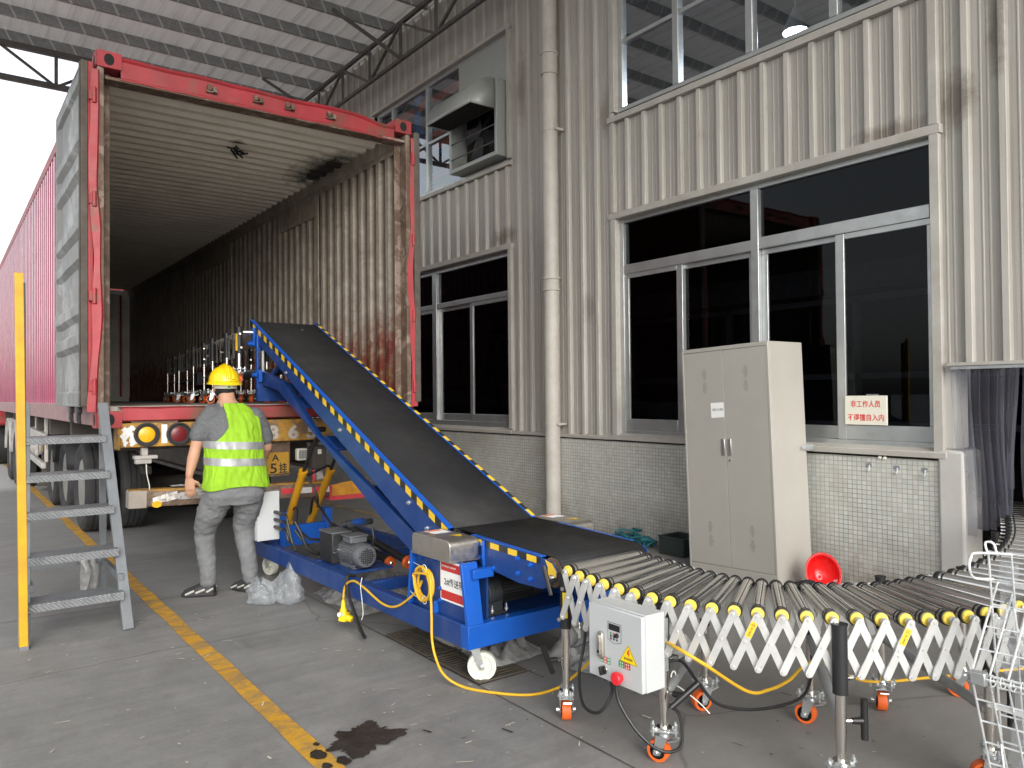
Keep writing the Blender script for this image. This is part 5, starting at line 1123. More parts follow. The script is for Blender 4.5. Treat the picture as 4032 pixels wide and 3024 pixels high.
zt.tube(bez([lw(-.17,.71,.525), lw(-.16,.80,.53), lw(-.13,.93,.525)], 6), .002, 6); zt.tube(bez([lw(-.17,.71,.365), lw(-.17,.80,.365), lw(-.165,.86,.38)], 6), .002, 6); zt.build('cable_tie', M['white_nylon'], ec)
z2 = MB(); z2.tube(bez([lw(-.19,1.37,.36), lw(-.2,1.37,.31), lw(-.19,1.375,.24), lw(-.18,1.38,.15), lw(-.185,1.39,.11)], 6), .0022, 6); z2.build('cable_tie', M['white_nylon'], ec)
# ================================================================== FLEXIBLE ROLLER CONVEYOR
rc = thing('roller_conveyor', 'flexible steel roller conveyor on zinc scissor links curving to the doorway', 'roller conveyor', (2.6, 1.7, 0))
near = [(2.193,2.559),(2.166,2.453),(2.153,2.368),(2.148,2.284),(2.141,2.191),(2.138,2.102),(2.143,2.015),(2.158,1.938),(2.180,1.858),(2.206,1.782),(2.240,1.710),(2.280,1.640),(2.324,1.572),(2.376,1.509),(2.434,1.449),(2.493,1.393),(2.551,1.337),(2.612,1.285),(2.676,1.241),(2.745,1.203),(2.818,1.172),(2.905,1.148),(2.995,1.128),(3.085,1.112)]
far = [(2.715,2.601),(2.709,2.527),(2.684,2.447),(2.669,2.373),(2.659,2.302),(2.655,2.241),(2.652,2.181),(2.653,2.122),(2.659,2.066),(2.668,2.014),(2.679,1.964),(2.697,1.916),(2.719,1.870),(2.743,1.824),(2.771,1.780),(2.803,1.738),(2.838,1.700),(2.880,1.666),(2.929,1.638),(2.977,1.612),(3.026,1.586),(3.080,1.563),(3.143,1.542),(3.216,1.530)]
Nn, Ff, Zr = [], [], []
for i, (a, b) in enumerate(zip(near, far)):
    z = .657-.046*min(1, i/8); k = (1.41-z)/.77; a = V((a[0]*k, a[1]*k, z)); b = V((b[0]*k, b[1]*k, z)); L = .525-.05*min(1, max(0, i-6)/8)
    Nn.append(a); Ff.append(a+(b-a).normalized()*L); Zr.append(z)
fp = bez([Ff[-1], (3.62,1.575,0), (3.98,1.60,0), (4.36,1.68,0), (4.75,1.80,0), (5.15,1.95,0), (5.6,2.13,0), (6.1,2.33,0)], 10)
acc = 0; last = fp[0]
for p, q in zip(fp, fp[1:]):
    acc += (V((q.x,q.y,0))-V((p.x,p.y,0))).length
    if acc >= .088:
        acc = 0; d = V((q.x-p.x, q.y-p.y, 0)).normalized(); n_ = V((d.y,-d.x,0)); c = V((q.x,q.y,.611)); Ff.append(c); Nn.append(c+n_*.48)
def roller_proto(L, yel=True):
    r = MB(); r.cyl((.036,0,0), (L-.036,0,0), .0252, n=22, mi=0, cap=False)
    for s in (0, 1):
        f_ = lambda x: x if not s else L-x
        r.lathe([(.0252, f_(.056)),(.0262, f_(.054)),(.0262, f_(.049)),(.0252, f_(.047))], (0,0,0), (1,0,0), 22, mi=1, cap=False); r.lathe([(.0252, f_(.037)),(.0272, f_(.034)),(.0272, f_(.021)),(.020, f_(.019))], (0,0,0), (1,0,0), 22, mi=1, cap=False)
        r.lathe([(.0235, f_(.022)),(.0235, f_(.014)),(.0225, f_(.012)),(.012, f_(.011)),(.012, f_(.004))], (0,0,0), (1,0,0), 22, mi=2 if (yel and not s) else 1)
        r.cyl((f_(-.016),0,0), (f_(.006),0,0), .0045, n=8, mi=3); r.cyl((f_(-.018),0,0), (f_(-.010),0,0), .0075, n=8, mi=3)
    return r.mesh('roller', [M['roller'], M['black'], M['yellow_bearing'], M['chrome']])
cache = {}
for i, (a, b) in enumerate(zip(Nn, Ff)):
    L = round((b-a).length, 3)
    L = (L, i < 31)
    if L not in cache: cache[L] = roller_proto(*L)
    d = (b-a).normalized(); y = V((0,0,1)).cross(d).normalized(); M3 = Matrix((d, y, V((0,0,1)))).transposed()
    inst('roller', cache[L], rc, a, M3 @ Matrix.Rotation(rnd.uniform(0,6), 3, 'X'), rc.location)
def slink(p, q, out, w=.0262, th=.0022):   # pressed channel link with rounded ends, from p to q
    p, q, out = V(p), V(q), V(out).normalized(); d = (q-p).normalized(); s = d.cross(out).normalized(); pts = []
    for k in range(9):
        a = -PI/2+PI*k/8; pts.append(q+d*math.cos(a)*w/2+s*math.sin(a)*w/2)
    for k in range(9):
        a = PI/2+PI*k/8; pts.append(p+d*math.cos(a)*w/2+s*math.sin(a)*w/2)
    m = MB(); m.loft([[t-out*.003 for t in pts], [t+out*.0005 for t in pts], [(t-(p+q)/2)*.985*1+(p+q)/2-s*0+out*.003 for t in pts]])
    for c in (p, q, (p+q)/2): m.cyl(c+out*.003, c+out*.0065, .0065, .005, n=10)
    return m.build('scissor_link', M['link'], rc)
DZ = .188
def links(A, B, rng):
    for i in rng:
        oi = (A[i]-B[i]).normalized(); oj = (A[i+1]-B[i+1]).normalized(); o_ = (oi+oj).normalized()
        slink(A[i+1]+oj*.020, A[i]+oi*.020-V((0,0,DZ)), o_); slink(A[i]+oi*.006, A[i+1]+oj*.006-V((0,0,DZ)), o_)
links(Nn, Ff, range(0, 31)); links(Ff, Nn, range(2, 19))
st = 0
for i, lab in ((10, None), (16, None)):   # caution stickers on two links
    oi = (Nn[i]-Ff[i]).normalized(); oj = (Nn[i+1]-Ff[i+1]).normalized(); o_ = (oi+oj).normalized(); p = Nn[i+1]+oj*.020; q = Nn[i]+oi*.020-V((0,0,DZ)); d = (q-p).normalized(); s = d.cross(o_).normalized()
    c0 = p+d*.022+o_*.0036; c1 = p+d*.083+o_*.0036; h = .0115; k = MB(); k.quad(c0-s*h, c0+s*h, c1+s*h, c1-s*h); so = k.build('caution_sticker', M['tape_y'], rc, smooth=0)
    text('lettering', '当\n心\n夹\n手', p+d*.060+o_*.0039, -s, -d, .034, M['black_ink'], so, width=.0085, bold=.01)
    t = MB(); c = p+d*.032+o_*.0039; pts = [c-d*.007, c+d*.005+s*.007, c+d*.005-s*.007]; pin = [c-d*.0042, c+d*.0035+s*.0045, c+d*.0035-s*.0045]
    for j in range(3): t.quad(pts[j], pts[(j+1) % 3], pin[(j+1) % 3], pin[j])
    t.build('warning_mark', M['black_ink'], so, smooth=0)
# legs: outer side then inner side
up3 = (.25,.1,1)
l1 = conv_leg(rc, 2.18, 2.545, .63, yaw=rad(200), handle=(rad(160), (-.5,-.1,1)), cyaw=rad(-35), sleeve=.228)
l2 = conv_leg(rc, 2.235, 2.035, .60, yaw=rad(-70), handle=(rad(-75), (.45,-.2,.35)), cyaw=rad(20))
l3 = conv_leg(rc, 2.515, 1.475, .605, yaw=rad(-20), handle=(rad(-37), None), cyaw=rad(-10), sr=.026)
l4 = conv_leg(rc, 3.02, 1.20, .605, yaw=rad(180), handle=(rad(-30), None), cyaw=rad(35))
l5 = conv_leg(rc, 4.1, 1.1, .605, yaw=rad(180))
for x, y, cy in ((2.74,2.64,.4), (2.755,2.26,1.2), (2.985,1.885,.25), (3.345,1.765,-.9), (3.8,1.62,.3), (4.9,1.9,1)):
    conv_leg(rc, x, y, .605 if x < 3.1 else .595, sr=.021, yaw=rad(80), sleeve=.23, cyaw=cy)
kb = MB(); kb.cyl((2.70,2.70,.655), (2.70,2.70,.672), .03, n=18); kb.cyl((2.70,2.70,.672), (2.70,2.70,.676), .027, n=18, mi=1); kb.build('end_cap', [M['black'], M['plug_y']], rc)
for a, b in (((2.20,2.52,.30),(2.74,2.64,.30)), ((2.25,2.03,.27),(2.755,2.26,.33)), ((2.53,1.49,.26),(2.985,1.885,.37)), ((3.02,1.21,.27),(3.345,1.765,.33)), ((4.1,1.12,.3),(4.9,1.9,.3))):
    MB().cyl(a, b, .019, n=14).build('cross_tube', M['galv'], rc)
h = MB(); h.cyl((2.165,2.60,.60), (2.13,2.60,.59), .011, .013, n=12); h.cyl((2.13,2.63,.66), (2.125,2.575,.545), .012, .010, n=10); h.build('star_handle', M['black'], l1)
yl = MB(); yl.add([(2.18-.0249*math.cos(a)*1.0, 2.545-.0249*math.sin(a), z) for z in (.45,.56) for a in (rad(20),rad(45),rad(70))], [(0,1,4,3),(1,2,5,4)]); yl.build('caution_label', M['plug_y'], l1, smooth=0)
# control box bolted to the second leg
c0 = (2.022, 1.943, .332); c1 = (2.142, 2.222, .612); FX = c0[0]
cb = MB(); cb.box((FX+.022, c0[1], c0[2]), (c1[0], c1[1], c1[2])); cbo = cb.build('control_box', M['white_box'], rc, bevel=.003)
d = MB(); d.box((FX, c0[1]-.001, c0[2]+.002), (FX+.020, c1[1]+.001, c1[2]-.002)); do_ = d.build('door', M['white_box'], cbo, bevel=.004)
MB().box((c1[0], 2.0, .36), (2.225, 2.06, .56)).build('mounting', M['galv'], cbo)
X = FX-.001; face = lambda y, z, k=0: (X-.0003*k, y, z)
def panel(y0, y1, z0, z1, m, k=0, name='label'): return MB().quad(face(y0,z0,k), face(y1,z0,k), face(y1,z1,k), face(y0,z1,k)).build(name, m, cbo, smooth=0)
kp = MB(); n = 10; bot = [(2.116-.069*i/n, .494-.010*math.sin(PI*i/n)) for i in range(n+1)]
kp.add([face(2.1175,.5585)]+[face(y+(.0015 if y > 2.08 else -.0015), z-.0015) for y, z in bot]+[face(2.0455,.5585)], [tuple(range(n+3))]); ko = kp.build('keypad', M['black_ink'], cbo, smooth=0)
kq = MB(); kq.add([face(2.1155,.5565,1)]+[face(y, z, 1) for y, z in bot]+[face(2.0475,.5565,1)], [tuple(range(n+3))]); kq.build('keypad_face', M['white_box'], ko, smooth=0)
panel(2.052, 2.112, .529, .553, M['black'], 2, 'display')
bt = MB()
for r_, zz in enumerate((.518,.508,.498)):
    for c_ in range(3):
        y = 2.099-.016*c_; mi = 1 if (r_, c_) == (0,0) else 2 if (r_, c_) == (0,1) else 0; bt.cyl((X-.0006,y,zz), (X-.0016,y,zz), .0042, n=12, mi=mi)
bt.build('button', [M['charcoal'], M['green_ink'], M['red_ink']], cbo); MB().cyl((X,2.066,.516), (X-.012,2.066,.516), .0085, .007, n=16).build('dial', M['black'], cbo)
hl = MB(); ring = lambda hw, hh, x: [(x, 2.150+hw*(math.cos(a)), .462+(hh-hw)*(1 if math.sin(a) > 0 else -1)+hw*math.sin(a)) for a in [2*PI*i/28+.01 for i in range(28)]]
hl.loft([ring(.017,.052,X), ring(.017,.052,X-.008), ring(.013,.048,X-.012)]); hl.loft([ring(.009,.040,X-.012), ring(.009,.040,X-.018), ring(.007,.037,X-.020)]); ho_ = hl.build('door_handle', M['steel'], cbo); MB().cyl((X-.0195,2.150,.440), (X-.0215,2.150,.440), .006, n=14).build('key_slot', M['hole'], ho_)
wt = MB(); tri = [(2.010,.4925),(1.966,.4285),(2.054,.4285)]; ctr = (2.010,.452); sh_ = lambda f_, k: [face(ctr[0]+(y-ctr[0])*f_, ctr[1]+(z-ctr[1])*f_, k) for y, z in tri]
wt.add(sh_(1.06,0), [(0,1,2)]); wt.add(sh_(1.0,1), [(0,1,2)], 1); wt.add(sh_(.95,2), [(0,1,2)], 0); wo_ = wt.build('warning_triangle', [M['plug_y'], M['black_ink']], cbo, smooth=0)
bo_ = MB(); bo_.add([face(y, z, 3) for y, z in ((2.012,.477),(2.004,.477),(2.008,.466),(2.002,.467),(2.009,.450),(2.010,.460),(2.017,.461))], [(0,1,2,6),(2,3,4,5),(2,5,6)]); bo_.build('lightning_mark', M['red_ink'], wo_, smooth=0)
text('lettering', '有电危险', (X-.0010,2.010,.4435), (0,-1,0), (0,0,1), .0095, M['black_ink'], wo_, width=.045, bold=.02)
for y0, y1, z0, z1, cols in ((2.103,2.161,.397,.421,('green_ink','red','green_ink')), (2.000,2.061,.404,.428,('green_ink','red'))):
    w = (y1-y0)/len(cols)
    for i, cn in enumerate(cols):
        o = panel(y1-w*(i+1)+.001, y1-w*i-.001, z0, z1, M[cn], 0, 'legend')
        g = MB()
        for a in range(2):
            for b in range(2): 
                yy = y1-w*(i+.5)+(.0055 if a else -.0055)*(w/.02)*.6; zz = (z0+z1)/2+(.0055 if b else -.0055); g.quad(face(yy-.0032,zz-.0008,1), face(yy+.0032,zz-.0008,1), face(yy+.0032,zz+.0008,1), face(yy-.0032,zz+.0008,1)); g.quad(face(yy-.0007,zz-.004,2), face(yy+.0007,zz-.004,2), face(yy+.0007,zz+.004,2), face(yy-.0007,zz+.004,2)); g.quad(face(yy-.003,zz-.0035,1), face(yy+.003,zz-.0035,1), face(yy+.003,zz-.0025,1), face(yy-.003,zz-.0025,1))
        g.build('legend_marks', M['white'], o, smooth=0)
kn = MB(); kn.cyl((X,2.135,.372), (X-.006,2.135,.372), .017, n=20, mi=1); kn.cyl((X-.006,2.135,.372), (X-.013,2.135,.372), .013, .012, n=20); kn.bar((X-.018,2.138,.386), (X-.018,2.132,.356), .010, .016, up=(1,0,0)); kn.build('selector_switch', [M['black'], M['chrome']], cbo, bevel=.001)
es = MB(); es.lathe([(.016,0),(.016,.010),(.022,.011),(.024,.016),(.024,.026),(.020,.031),(.001,.032)], (X,2.052,.366), (-1,0,0), 28); es.build('emergency_stop', mat('stop_button_red', (.75,.02,.03), .35, var=.04), cbo)
MB().tube(bez([(2.06,2.15,.335),(2.06,2.14,.27),(2.02,2.17,.20),(2.04,2.28,.19),(2.10,2.37,.27),(2.16,2.40,.40),(2.2,2.45,.52),(2.22,2.48,.56)], 8), .0065, 8).build('power_lead', M['black'], rc)
MB().tube(bez([(2.06,2.12,.335),(2.06,2.10,.25),(2.09,2.03,.15),(2.14,1.96,.095),(2.22,1.94,.10),(2.26,1.98,.19),(2.245,2.03,.22)], 8), .0065, 8).build('power_lead', M['black'], rc)
MB().tube(bez([(2.25,2.05,.37),(2.32,2.02,.37),(2.40,2.0,.27),(2.46,1.95,.19),(2.62,1.88,.155),(2.82,1.83,.165),(2.95,1.86,.22),(2.97,1.87,.30)], 8), .0065, 8).build('power_lead', M['black'], rc)

zt = MB(); zt.tube([(2.33+.024*math.cos(a)*.6, 2.07, .29+.026*math.sin(a)) for a in [2*PI*i/14 for i in range(14)]], .003, 6, closed=True); zt.tube(bez([(2.33,2.06,.265),(2.35,2.03,.245),(2.38,1.98,.205),(2.40,1.95,.17)], 6), .0022, 6); zt.build('cable_tie', M['white_nylon'], rc)

# ================================================================== WIRE CAGE (folded) in the right foreground
wc = thing('wire_cage', 'folded bright steel wire mesh cage with torn wrap at the right edge', 'wire cage', (2.8, .8, 0))
def mesh_panel(p, q, width, nv, nh, name):   # p bottom-left, q top-left, panel runs along -Y
    p, q = V(p), V(q); d = V((.08,-1,0)).normalized(); m = MB(); nrm = (q-p).cross(d).normalized()
    for k in range(nv+1):
        o = d*width*k/nv; m.cyl(p+o, q+o, .0031 if 0 < k < nv else .0038, n=7)
    for k in range(nh+1):
        o = (q-p)*k/nh; m.cyl(p+o+nrm*.005, p+o+d*width+nrm*.005, .0031 if 0 < k < nh else .0038, n=7)
    return m.build(name, M['wire'], wc)
hx, hy, hz = 2.627, 1.095, .513
mesh_panel((hx,hy,hz+.01), (hx+.205,hy,.775), .66, 13, 4, 'mesh_panel'); mesh_panel((hx+.175,hy+.0,.045), (hx,hy,hz-.01), .66, 13, 6, 'mesh_panel'); mesh_panel((hx+.235,hy,.06), (hx+.125,hy-.005,.885), .66, 10, 9, 'mesh_panel'); mesh_panel((hx+.29,hy-.05,.05), (hx+.30,hy-.05,.80), .6, 9, 8, 'mesh_panel')
t = MB(); d = V((.08,-1,0)).normalized()
loop = []
for k in range(22): 
    c = V((hx-.012,hy-.03,hz))+d*(.03+.027*k)
    loop.append([c+V((.017*math.cos(a), 0, .017*math.sin(a)))+d*(.004*a/PI) for a in [2*PI*i/12 for i in range(12)]])
for l in loop: t.tube(l, .0021, 6, closed=True)
t.cyl((hx-.012,hy-.02,hz), V((hx-.012,hy-.03,hz))+d*.64, .003, n=7); t.build('spiral_hinge', M['wire'], wc)
c = MB(); c.box((hx-.03,hy-.05,hz-.02), (hx-.002,hy-.005,hz+.022)); c.build('hinge_clip', M['zinc'], wc, bevel=.004)
t = MB(); t.tube(bez([(hx+.12,hy-.02,.80),(hx+.07,hy+.015,.805),(hx+.045,hy+.02,.835),(hx+.055,hy+.02,.872),(hx+.08,hy+.01,.885),(hx+.14,hy-.08,.885)], 6), .0042, 8); t.tube(bez([(hx+.11,hy-.01,.88),(hx+.115,hy,.915),(hx+.125,hy-.02,.915),(hx+.125,hy-.03,.88)], 6), .0038, 8)
for z0, x0 in ((.74,hx+.18), (.30,hx+.07)): t.tube(bez([(x0-.015,hy-.06,z0),(x0-.03,hy-.07,z0-.04),(x0-.04,hy-.09,z0-.11),(x0-.04,hy-.16,z0-.115),(x0-.03,hy-.17,z0-.04),(x0-.015,hy-.20,z0)], 6), .0034, 7)
t.bar((hx+.20,hy-.05,.775), (hx+.235,hy-.6,.775), .006, .02); t.bar((hx+.04,hy-.03,.42), (hx+.06,hy-.5,.40), .006, .016); t.build('latch_loop', M['wire'], wc)
wr = MB()
for (x0, y0, z0, z1, w) in ((hx+.12,hy-.07,.86,.50,.03), (hx+.13,hy-.10,.60,.20,.045), (hx+.15,hy-.12,.30,.03,.06)):
    wr.sheet([[(x0+.02*MN.noise((i*.6,j*.7,z0*9)), y0+w*(j-1.5)*.6+.03*MN.noise((i*.5,z0*5,3)), z0+(z1-z0)*i/12) for j in range(4)] for i in range(13)])
wo2 = wr.build('torn_wrap', M['film'], None, normals=False); tag(wo2, 'shreds of clear plastic wrap hanging down the wire cage', 'plastic wrap')

# ================================================================== STEP LADDER
la = thing('step_ladder', 'grey steel step ladder with five chequered treads and one tall yellow post', 'step ladder', (.65, 5.4, 0))
def on(z): return 5.13+.56*z
p = MB(); p.bar((.391,5.15,.0), (.366,5.15,2.128), .044, .044, up=(0,1,0)); po = p.build('hand_post', M['post_y'], la, bevel=.003, label='tall yellow painted hand post')
MB().bar((.3915,5.15,0), (.3912,5.15,.022), .0455, .0455, up=(0,1,0)).build('foot', M['grey_paint'], po)
p = MB(); p.bar((.398,5.20,0), (.385,5.20,2.08), .03, .04, up=(0,1,0)); p.build('stringer', M['grey_paint'], la, bevel=.002); 
for x0, x1 in ((.935,.905), (.396,.452)): MB().bar((x0,on(0)+.06,0), (x1,on(1.38),1.378), .036, .06, up=(1,0,0)).build('stringer', M['grey_paint'], la, bevel=.002)
for x in (.925, .45): 
    MB().bar((x,6.02,0), (x-.012,5.96,1.33), .04, .045, up=(0,1,0)).build('back_leg', M['grey_paint'], la, bevel=.002); MB().bar((x-.01,on(.28)+.02,.30), (x-.01,6.0,.30), .03, .04).build('brace', M['grey_paint'], la, bevel=.002)
MB().bar((.45,6.0,.30), (.92,6.0,.30), .03, .04).build('brace', M['grey_paint'], la, bevel=.002)
def m_tread():
    t = NT('chequer_plate'); v = t.n('ShaderNodeTexWave', bands_direction='DIAGONAL'); v.inputs['Scale'].default_value = 26; v.inputs['Distortion'].default_value = 3; t.l(t.tc.outputs['Object'], v.inputs['Vector'])
    c = t.ramp(t.noise(14, 7, .7), [(.3, (.15,.16,.17)), (.7, (.25,.26,.27))]); c = t.mix(t.ramp(v.outputs[0], [(.78, 0), (.9, .6)]), c, (.34,.35,.36)); t.set(c, .45, .5); t.bump(v.outputs[0], .5, .004); return t.m
M['tread'] = m_tread()
for z in (1.145, .916, .70, .449, .205):
    y = on(z)-.012; x0, x1 = .405+.03*z/1.2, .918-.015*z
    t = MB(); t.prism([(y-.022,z-.022),(y-.022,z+.018),(y-.016,z+.024),(y+.19,z+.024),(y+.19,z-.012),(y+.186,z-.012),(y+.186,z+.02),(y-.016,z+.02),(y-.018,z-.022)], 0, x0, x1); t.build('tread', M['tread'], la)
rg = MB()
for (x0, y0, z0, z1, w) in ((.80,5.88,.36,.10,.03), (.86,5.96,.34,.06,.025)):
    rings = []
    for i in range(12):
        q = i/11; r = w*(.5+1.2*q*(1-q)*2)*(1 if i < 11 else .3); rings.append([(x0+.02*MN.noise((q*4,y0,1))+r*(1+.4*MN.noise((q*3,a,7)))*math.cos(a), y0+r*(1+.4*MN.noise((q*3,a,2)))*math.sin(a), z0+(z1-z0)*q) for a in [2*PI*k/12 for k in range(12)]])
    rg.loft(rings)
rg.tube(bez([(.76,5.9,.33),(.80,5.95,.37),(.86,5.98,.365),(.90,5.95,.33),(.93,5.99,.24)], 6), .016, 8); tag(rg.build('knotted_plastic', M['film_grey']), 'knotted strip of grey plastic tied to the rear brace of the ladder', 'plastic strip')

# ================================================================== LOCKER (leans slightly)
lk = thing('steel_locker', 'tall beige two door steel locker standing askew by the wall', 'locker', (4.872, 3.325, .012)); LOCAL[0] = True
D_, W2, H2 = .425, .825, 1.785
b = MB(); b.box((.018,0,0), (D_,W2,H2)); b.box((0,0,0), (.018,.018,H2)); b.box((0,W2-.018,0), (.018,W2,H2)); b.box((0,.018,H2-.03), (.018,W2-.018,H2)); b.box((0,.018,0), (.018,W2-.018,.075)); b.build('body', M['locker'], lk, bevel=.002)
def vent(mb, yc, zc):
    for r_ in range(-2, 3):
        for c_ in range(-1, 2):
            for o_ in (0, 1):
                y = yc+c_*.022+o_*.011; z = zc+r_*.019+o_*.0095
                if abs(c_*.022+o_*.011)/.032+abs(r_*.019+o_*.0095)/.052 <= 1.02: mb.obox((.0015,y,z), (.0012,.0042,.006))
for y0, y1, nm in ((.020,.411,'right'), (.414,.805,'left')):
    d = MB(); d.box((.002,y0,.078), (.0175,y1,H2-.033)); d_o = d.build('door', M['locker'], lk, bevel=.002)
    yc = (y0+y1)/2-.01
    for z in (1.575,1.465,.375,.265): v = MB(); vent(v, yc, z); v.build('vent_holes', M['hole'], d_o, smooth=0)
    yh = y1-.032 if nm == 'right' else y0+.028
    h = MB(); h.box((-.004,yh-.016,.935), (.001,yh+.016,1.065)); h.build('handle', M['handle'], d_o, bevel=.0015); h = MB(); h.box((-.0048,yh-.004,.94), (-.0043,yh+.006,1.06)); h.build('handle_recess', M['motor_grey'], d_o, smooth=0)
    if nm == 'right': MB().cyl((.001,yh,.90), (-.006,yh,.90), .0085, n=14).build('lock', M['chrome'], d_o)
    else:
        p = MB(); p.quad((.0008,.418,1.232),(.0008,.545,1.228),(.0008,.548,1.345),(.0008,.42,1.348)); pl_ = p.build('paper_label', M['white'], d_o, smooth=0); text('lettering', '装卸工工具柜', (.0002,.480,1.292), (0,-1,0), (0,0,1), .020, M['black_ink'], pl_, width=.104)
LOCAL[0] = False; lk.rotation_euler = (rad(-2.1), 0, rad(-1))
pw = MB(); rings = []
for i in range(9):
    q = i/8; r = .004+.022*math.sin(q*PI*.75); rings.append([(5.21+.15*q, 3.335, .985+.01*q+.0)+V((0,0,0)) if False else V((5.20+.15*q, 3.33+r*.6*math.cos(a), 1.0+r*math.sin(a)*(1+.3*MN.noise((q*6,a,1))))) for a in [2*PI*k/10 for k in range(10)]])
pw.loft(rings); pw.tube([(5.19,3.318,.995),(5.23,3.32,1.003)], .006, 6); tag(pw.build('taped_bag_corner', M['film']), 'twisted clear plastic bag taped to the side of the locker', 'plastic bag')
# ================================================================== SMALL LOOSE THINGS
hm = thing('safety_helmet', 'red safety helmet lying on its side by the locker with a white label inside', 'helmet', (5.0, 3.04, 0))
axh = V((-.62,-.58,.42)).normalized(); ch = V((5.02,3.06,.135)); e1 = axh.cross(V((0,0,1))).normalized(); e2 = axh.cross(e1)
def hel(rx, ry, dep, off=0, mi=0, flip=False):
    rings = []
    for i in range(11):
        t = PI/2*i/10; rings.append([ch-axh*(dep*math.sin(t)+off)+e1*rx*math.cos(t)*math.cos(a)+e2*ry*math.cos(t)*math.sin(a) for a in [2*PI*k/32 for k in range(32)]])
    return rings
s = MB(); s.loft(hel(.112,.135,.13), cap=False); s.loft([[ch+axh*.004+e1*r*.112*math.cos(a)+e2*r*.135*(1+.10*(math.sin(a) > .5))*math.sin(a) for a in [2*PI*k/32 for k in range(32)]] for r in (1.0, 1.09)], cap=False); so = s.build('shell', M['helmet_r'], hm); so.modifiers.new('t', 'SOLIDIFY').thickness = .004
l_ = MB(); l_.sheet([[ch-axh*(.128*math.sin(t)-.001)+e1*.106*math.cos(t)*math.cos(a)+e2*.128*math.cos(t)*math.sin(a) for t in (.25,.45,.65)] for a in [2.1+.11*k for k in range(8)]]); l_.build('inner_label', M['white'], hm, normals=False)
def bag(loc, r, hgt, seed, lean, label, twist=.6):
    rings = []
    for i in range(15):
        q = i/14; rr = r*(1.12-.25*q if q < .7 else .945-(q-.7)*1.9)*(.8 if i == 0 else 1); ring = []
        for k in range(36):
            a = 2*PI*k/36; u = V((math.cos(a), math.sin(a), 0)); f_ = 1+.42*MN.noise(V((u.x*1.9+seed, u.y*1.9, q*2.6)))+.18*MN.noise(V((u.x*5+seed, u.y*5, q*6)))
            ring.append(V(loc)+V((rr*f_*u.x+lean[0]*q*q, rr*f_*u.y+lean[1]*q*q, .006+hgt*q*(1+.55*MN.noise(V((u.x*1.3, u.y*1.3, seed)))))))
        rings.append(ring)
    return tag(MB().loft(rings).build('plastic_bag', M['film'], smooth=60), label, 'plastic bag', 'clear plastic bags on the floor by the man')
bag((1.93,5.17,0), .092, .23, 3.3, (.0,.02), 'clear plastic bag on the floor, the taller one nearer the loader'); bag((1.79,5.26,0), .085, .15, 8.1, (-.03,.03), 'clear plastic bag on the floor, the lower one against the shoe')
def crumple(name, x0, x1, y0, y1, hgt, seed, m, label, cat, nx=26, ny=20, ang=0, cx=None, cy=None):
    rows = []
    for j in range(ny+1):
        row = []
        for i in range(nx+1):
            u, v = i/nx, j/ny; ed = min(u, 1-u, v, 1-v); n1 = abs(MN.noise((u*4+seed, v*4, 1)))*1.6+abs(MN.noise((u*11+seed, v*11, 4)))*.6
            x = x0+(x1-x0)*(u+.10*MN.noise((seed, v*3, u*2))); y = y0+(y1-y0)*(v+.12*MN.noise((u*3, seed, v*2))); row.append((x, y, .008+hgt*min(1, ed*5)*n1+.002*n1))
        rows.append(row)
    return tag(MB().sheet(rows).build(name, m, smooth=70, normals=False), label, cat)
crumple('plastic_sheet', 2.15, 2.85, 4.55, 5.3, .16, 2.2, M['film_grey'], 'crumpled translucent plastic sheet on the floor below the loader arms', 'plastic sheet')
crumple('plastic_sheet', 2.62, 3.35, 2.75, 3.25, .20, 6.1, M['film_grey'], 'heap of crumpled plastic film on the floor behind the first conveyor leg', 'plastic sheet')
crumple('plastic_sheet', 2.3, 2.7, 3.25, 3.9, .10, 9.4, M['film_grey'], 'plastic film bunched on the floor beneath the gear motor', 'plastic sheet')
for i, (x, y, a, lb) in enumerate(((2.62,4.72,.5,'white paper sheet lying beneath the loader, on top of the other'), (2.70,4.82,-.2,'white paper sheet lying beneath the loader, partly under the other'))):
    rows = []; c_, s_ = math.cos(a), math.sin(a)
    for j in range(7):
        row = []
        for k in range(5):
            u, v = (k/4-.5)*.21, (j/6-.5)*.297; row.append((x+u*c_-v*s_, y+u*s_+v*c_, .02-.006*i+.012*math.sin(v*14+i)+.006*math.sin(u*20)))
        rows.append(row)
    tag(MB().sheet(rows).build('paper_sheet', M['white'], normals=False), lb, 'paper', 'papers under the loader')
tag(MB().sheet([[(1.42+.33*i/8, 6.19+.10*j/3, .742-.009*i/8+.012*abs(MN.noise((i*.8,j*.9,3)))+.003) for i in range(9)] for j in range(4)]).build('paper_sheet', M['reflect_white'], normals=False), 'crumpled white sheet lying on the trailer bumper', 'paper')
cr = thing('plastic_crate', 'dark green crate on the floor between the locker and the wall', 'crate', (5.24, 4.62, 0))
b = MB(); b.box((5.12,4.42,.003), (5.38,4.70,.02)); 
for a, c in (((5.12,4.42),(5.132,4.70)), ((5.368,4.42),(5.38,4.70)), ((5.132,4.42),(5.368,4.432)), ((5.132,4.688),(5.368,4.70))): b.box((*a,.02), (*c,.15))
b.build('shell', M['crate_dark'], cr, bevel=.003); r_ = MB()
for a, c in (((5.112,4.412),(5.134,4.708)), ((5.366,4.412),(5.388,4.708)), ((5.134,4.412),(5.366,4.434)), ((5.134,4.686),(5.366,4.708))): r_.box((*a,.15), (*c,.163))
r_.build('rim', M['crate_dark'], cr, bevel=.003)
rp_ = MB(); R3_ = random.Random(3)
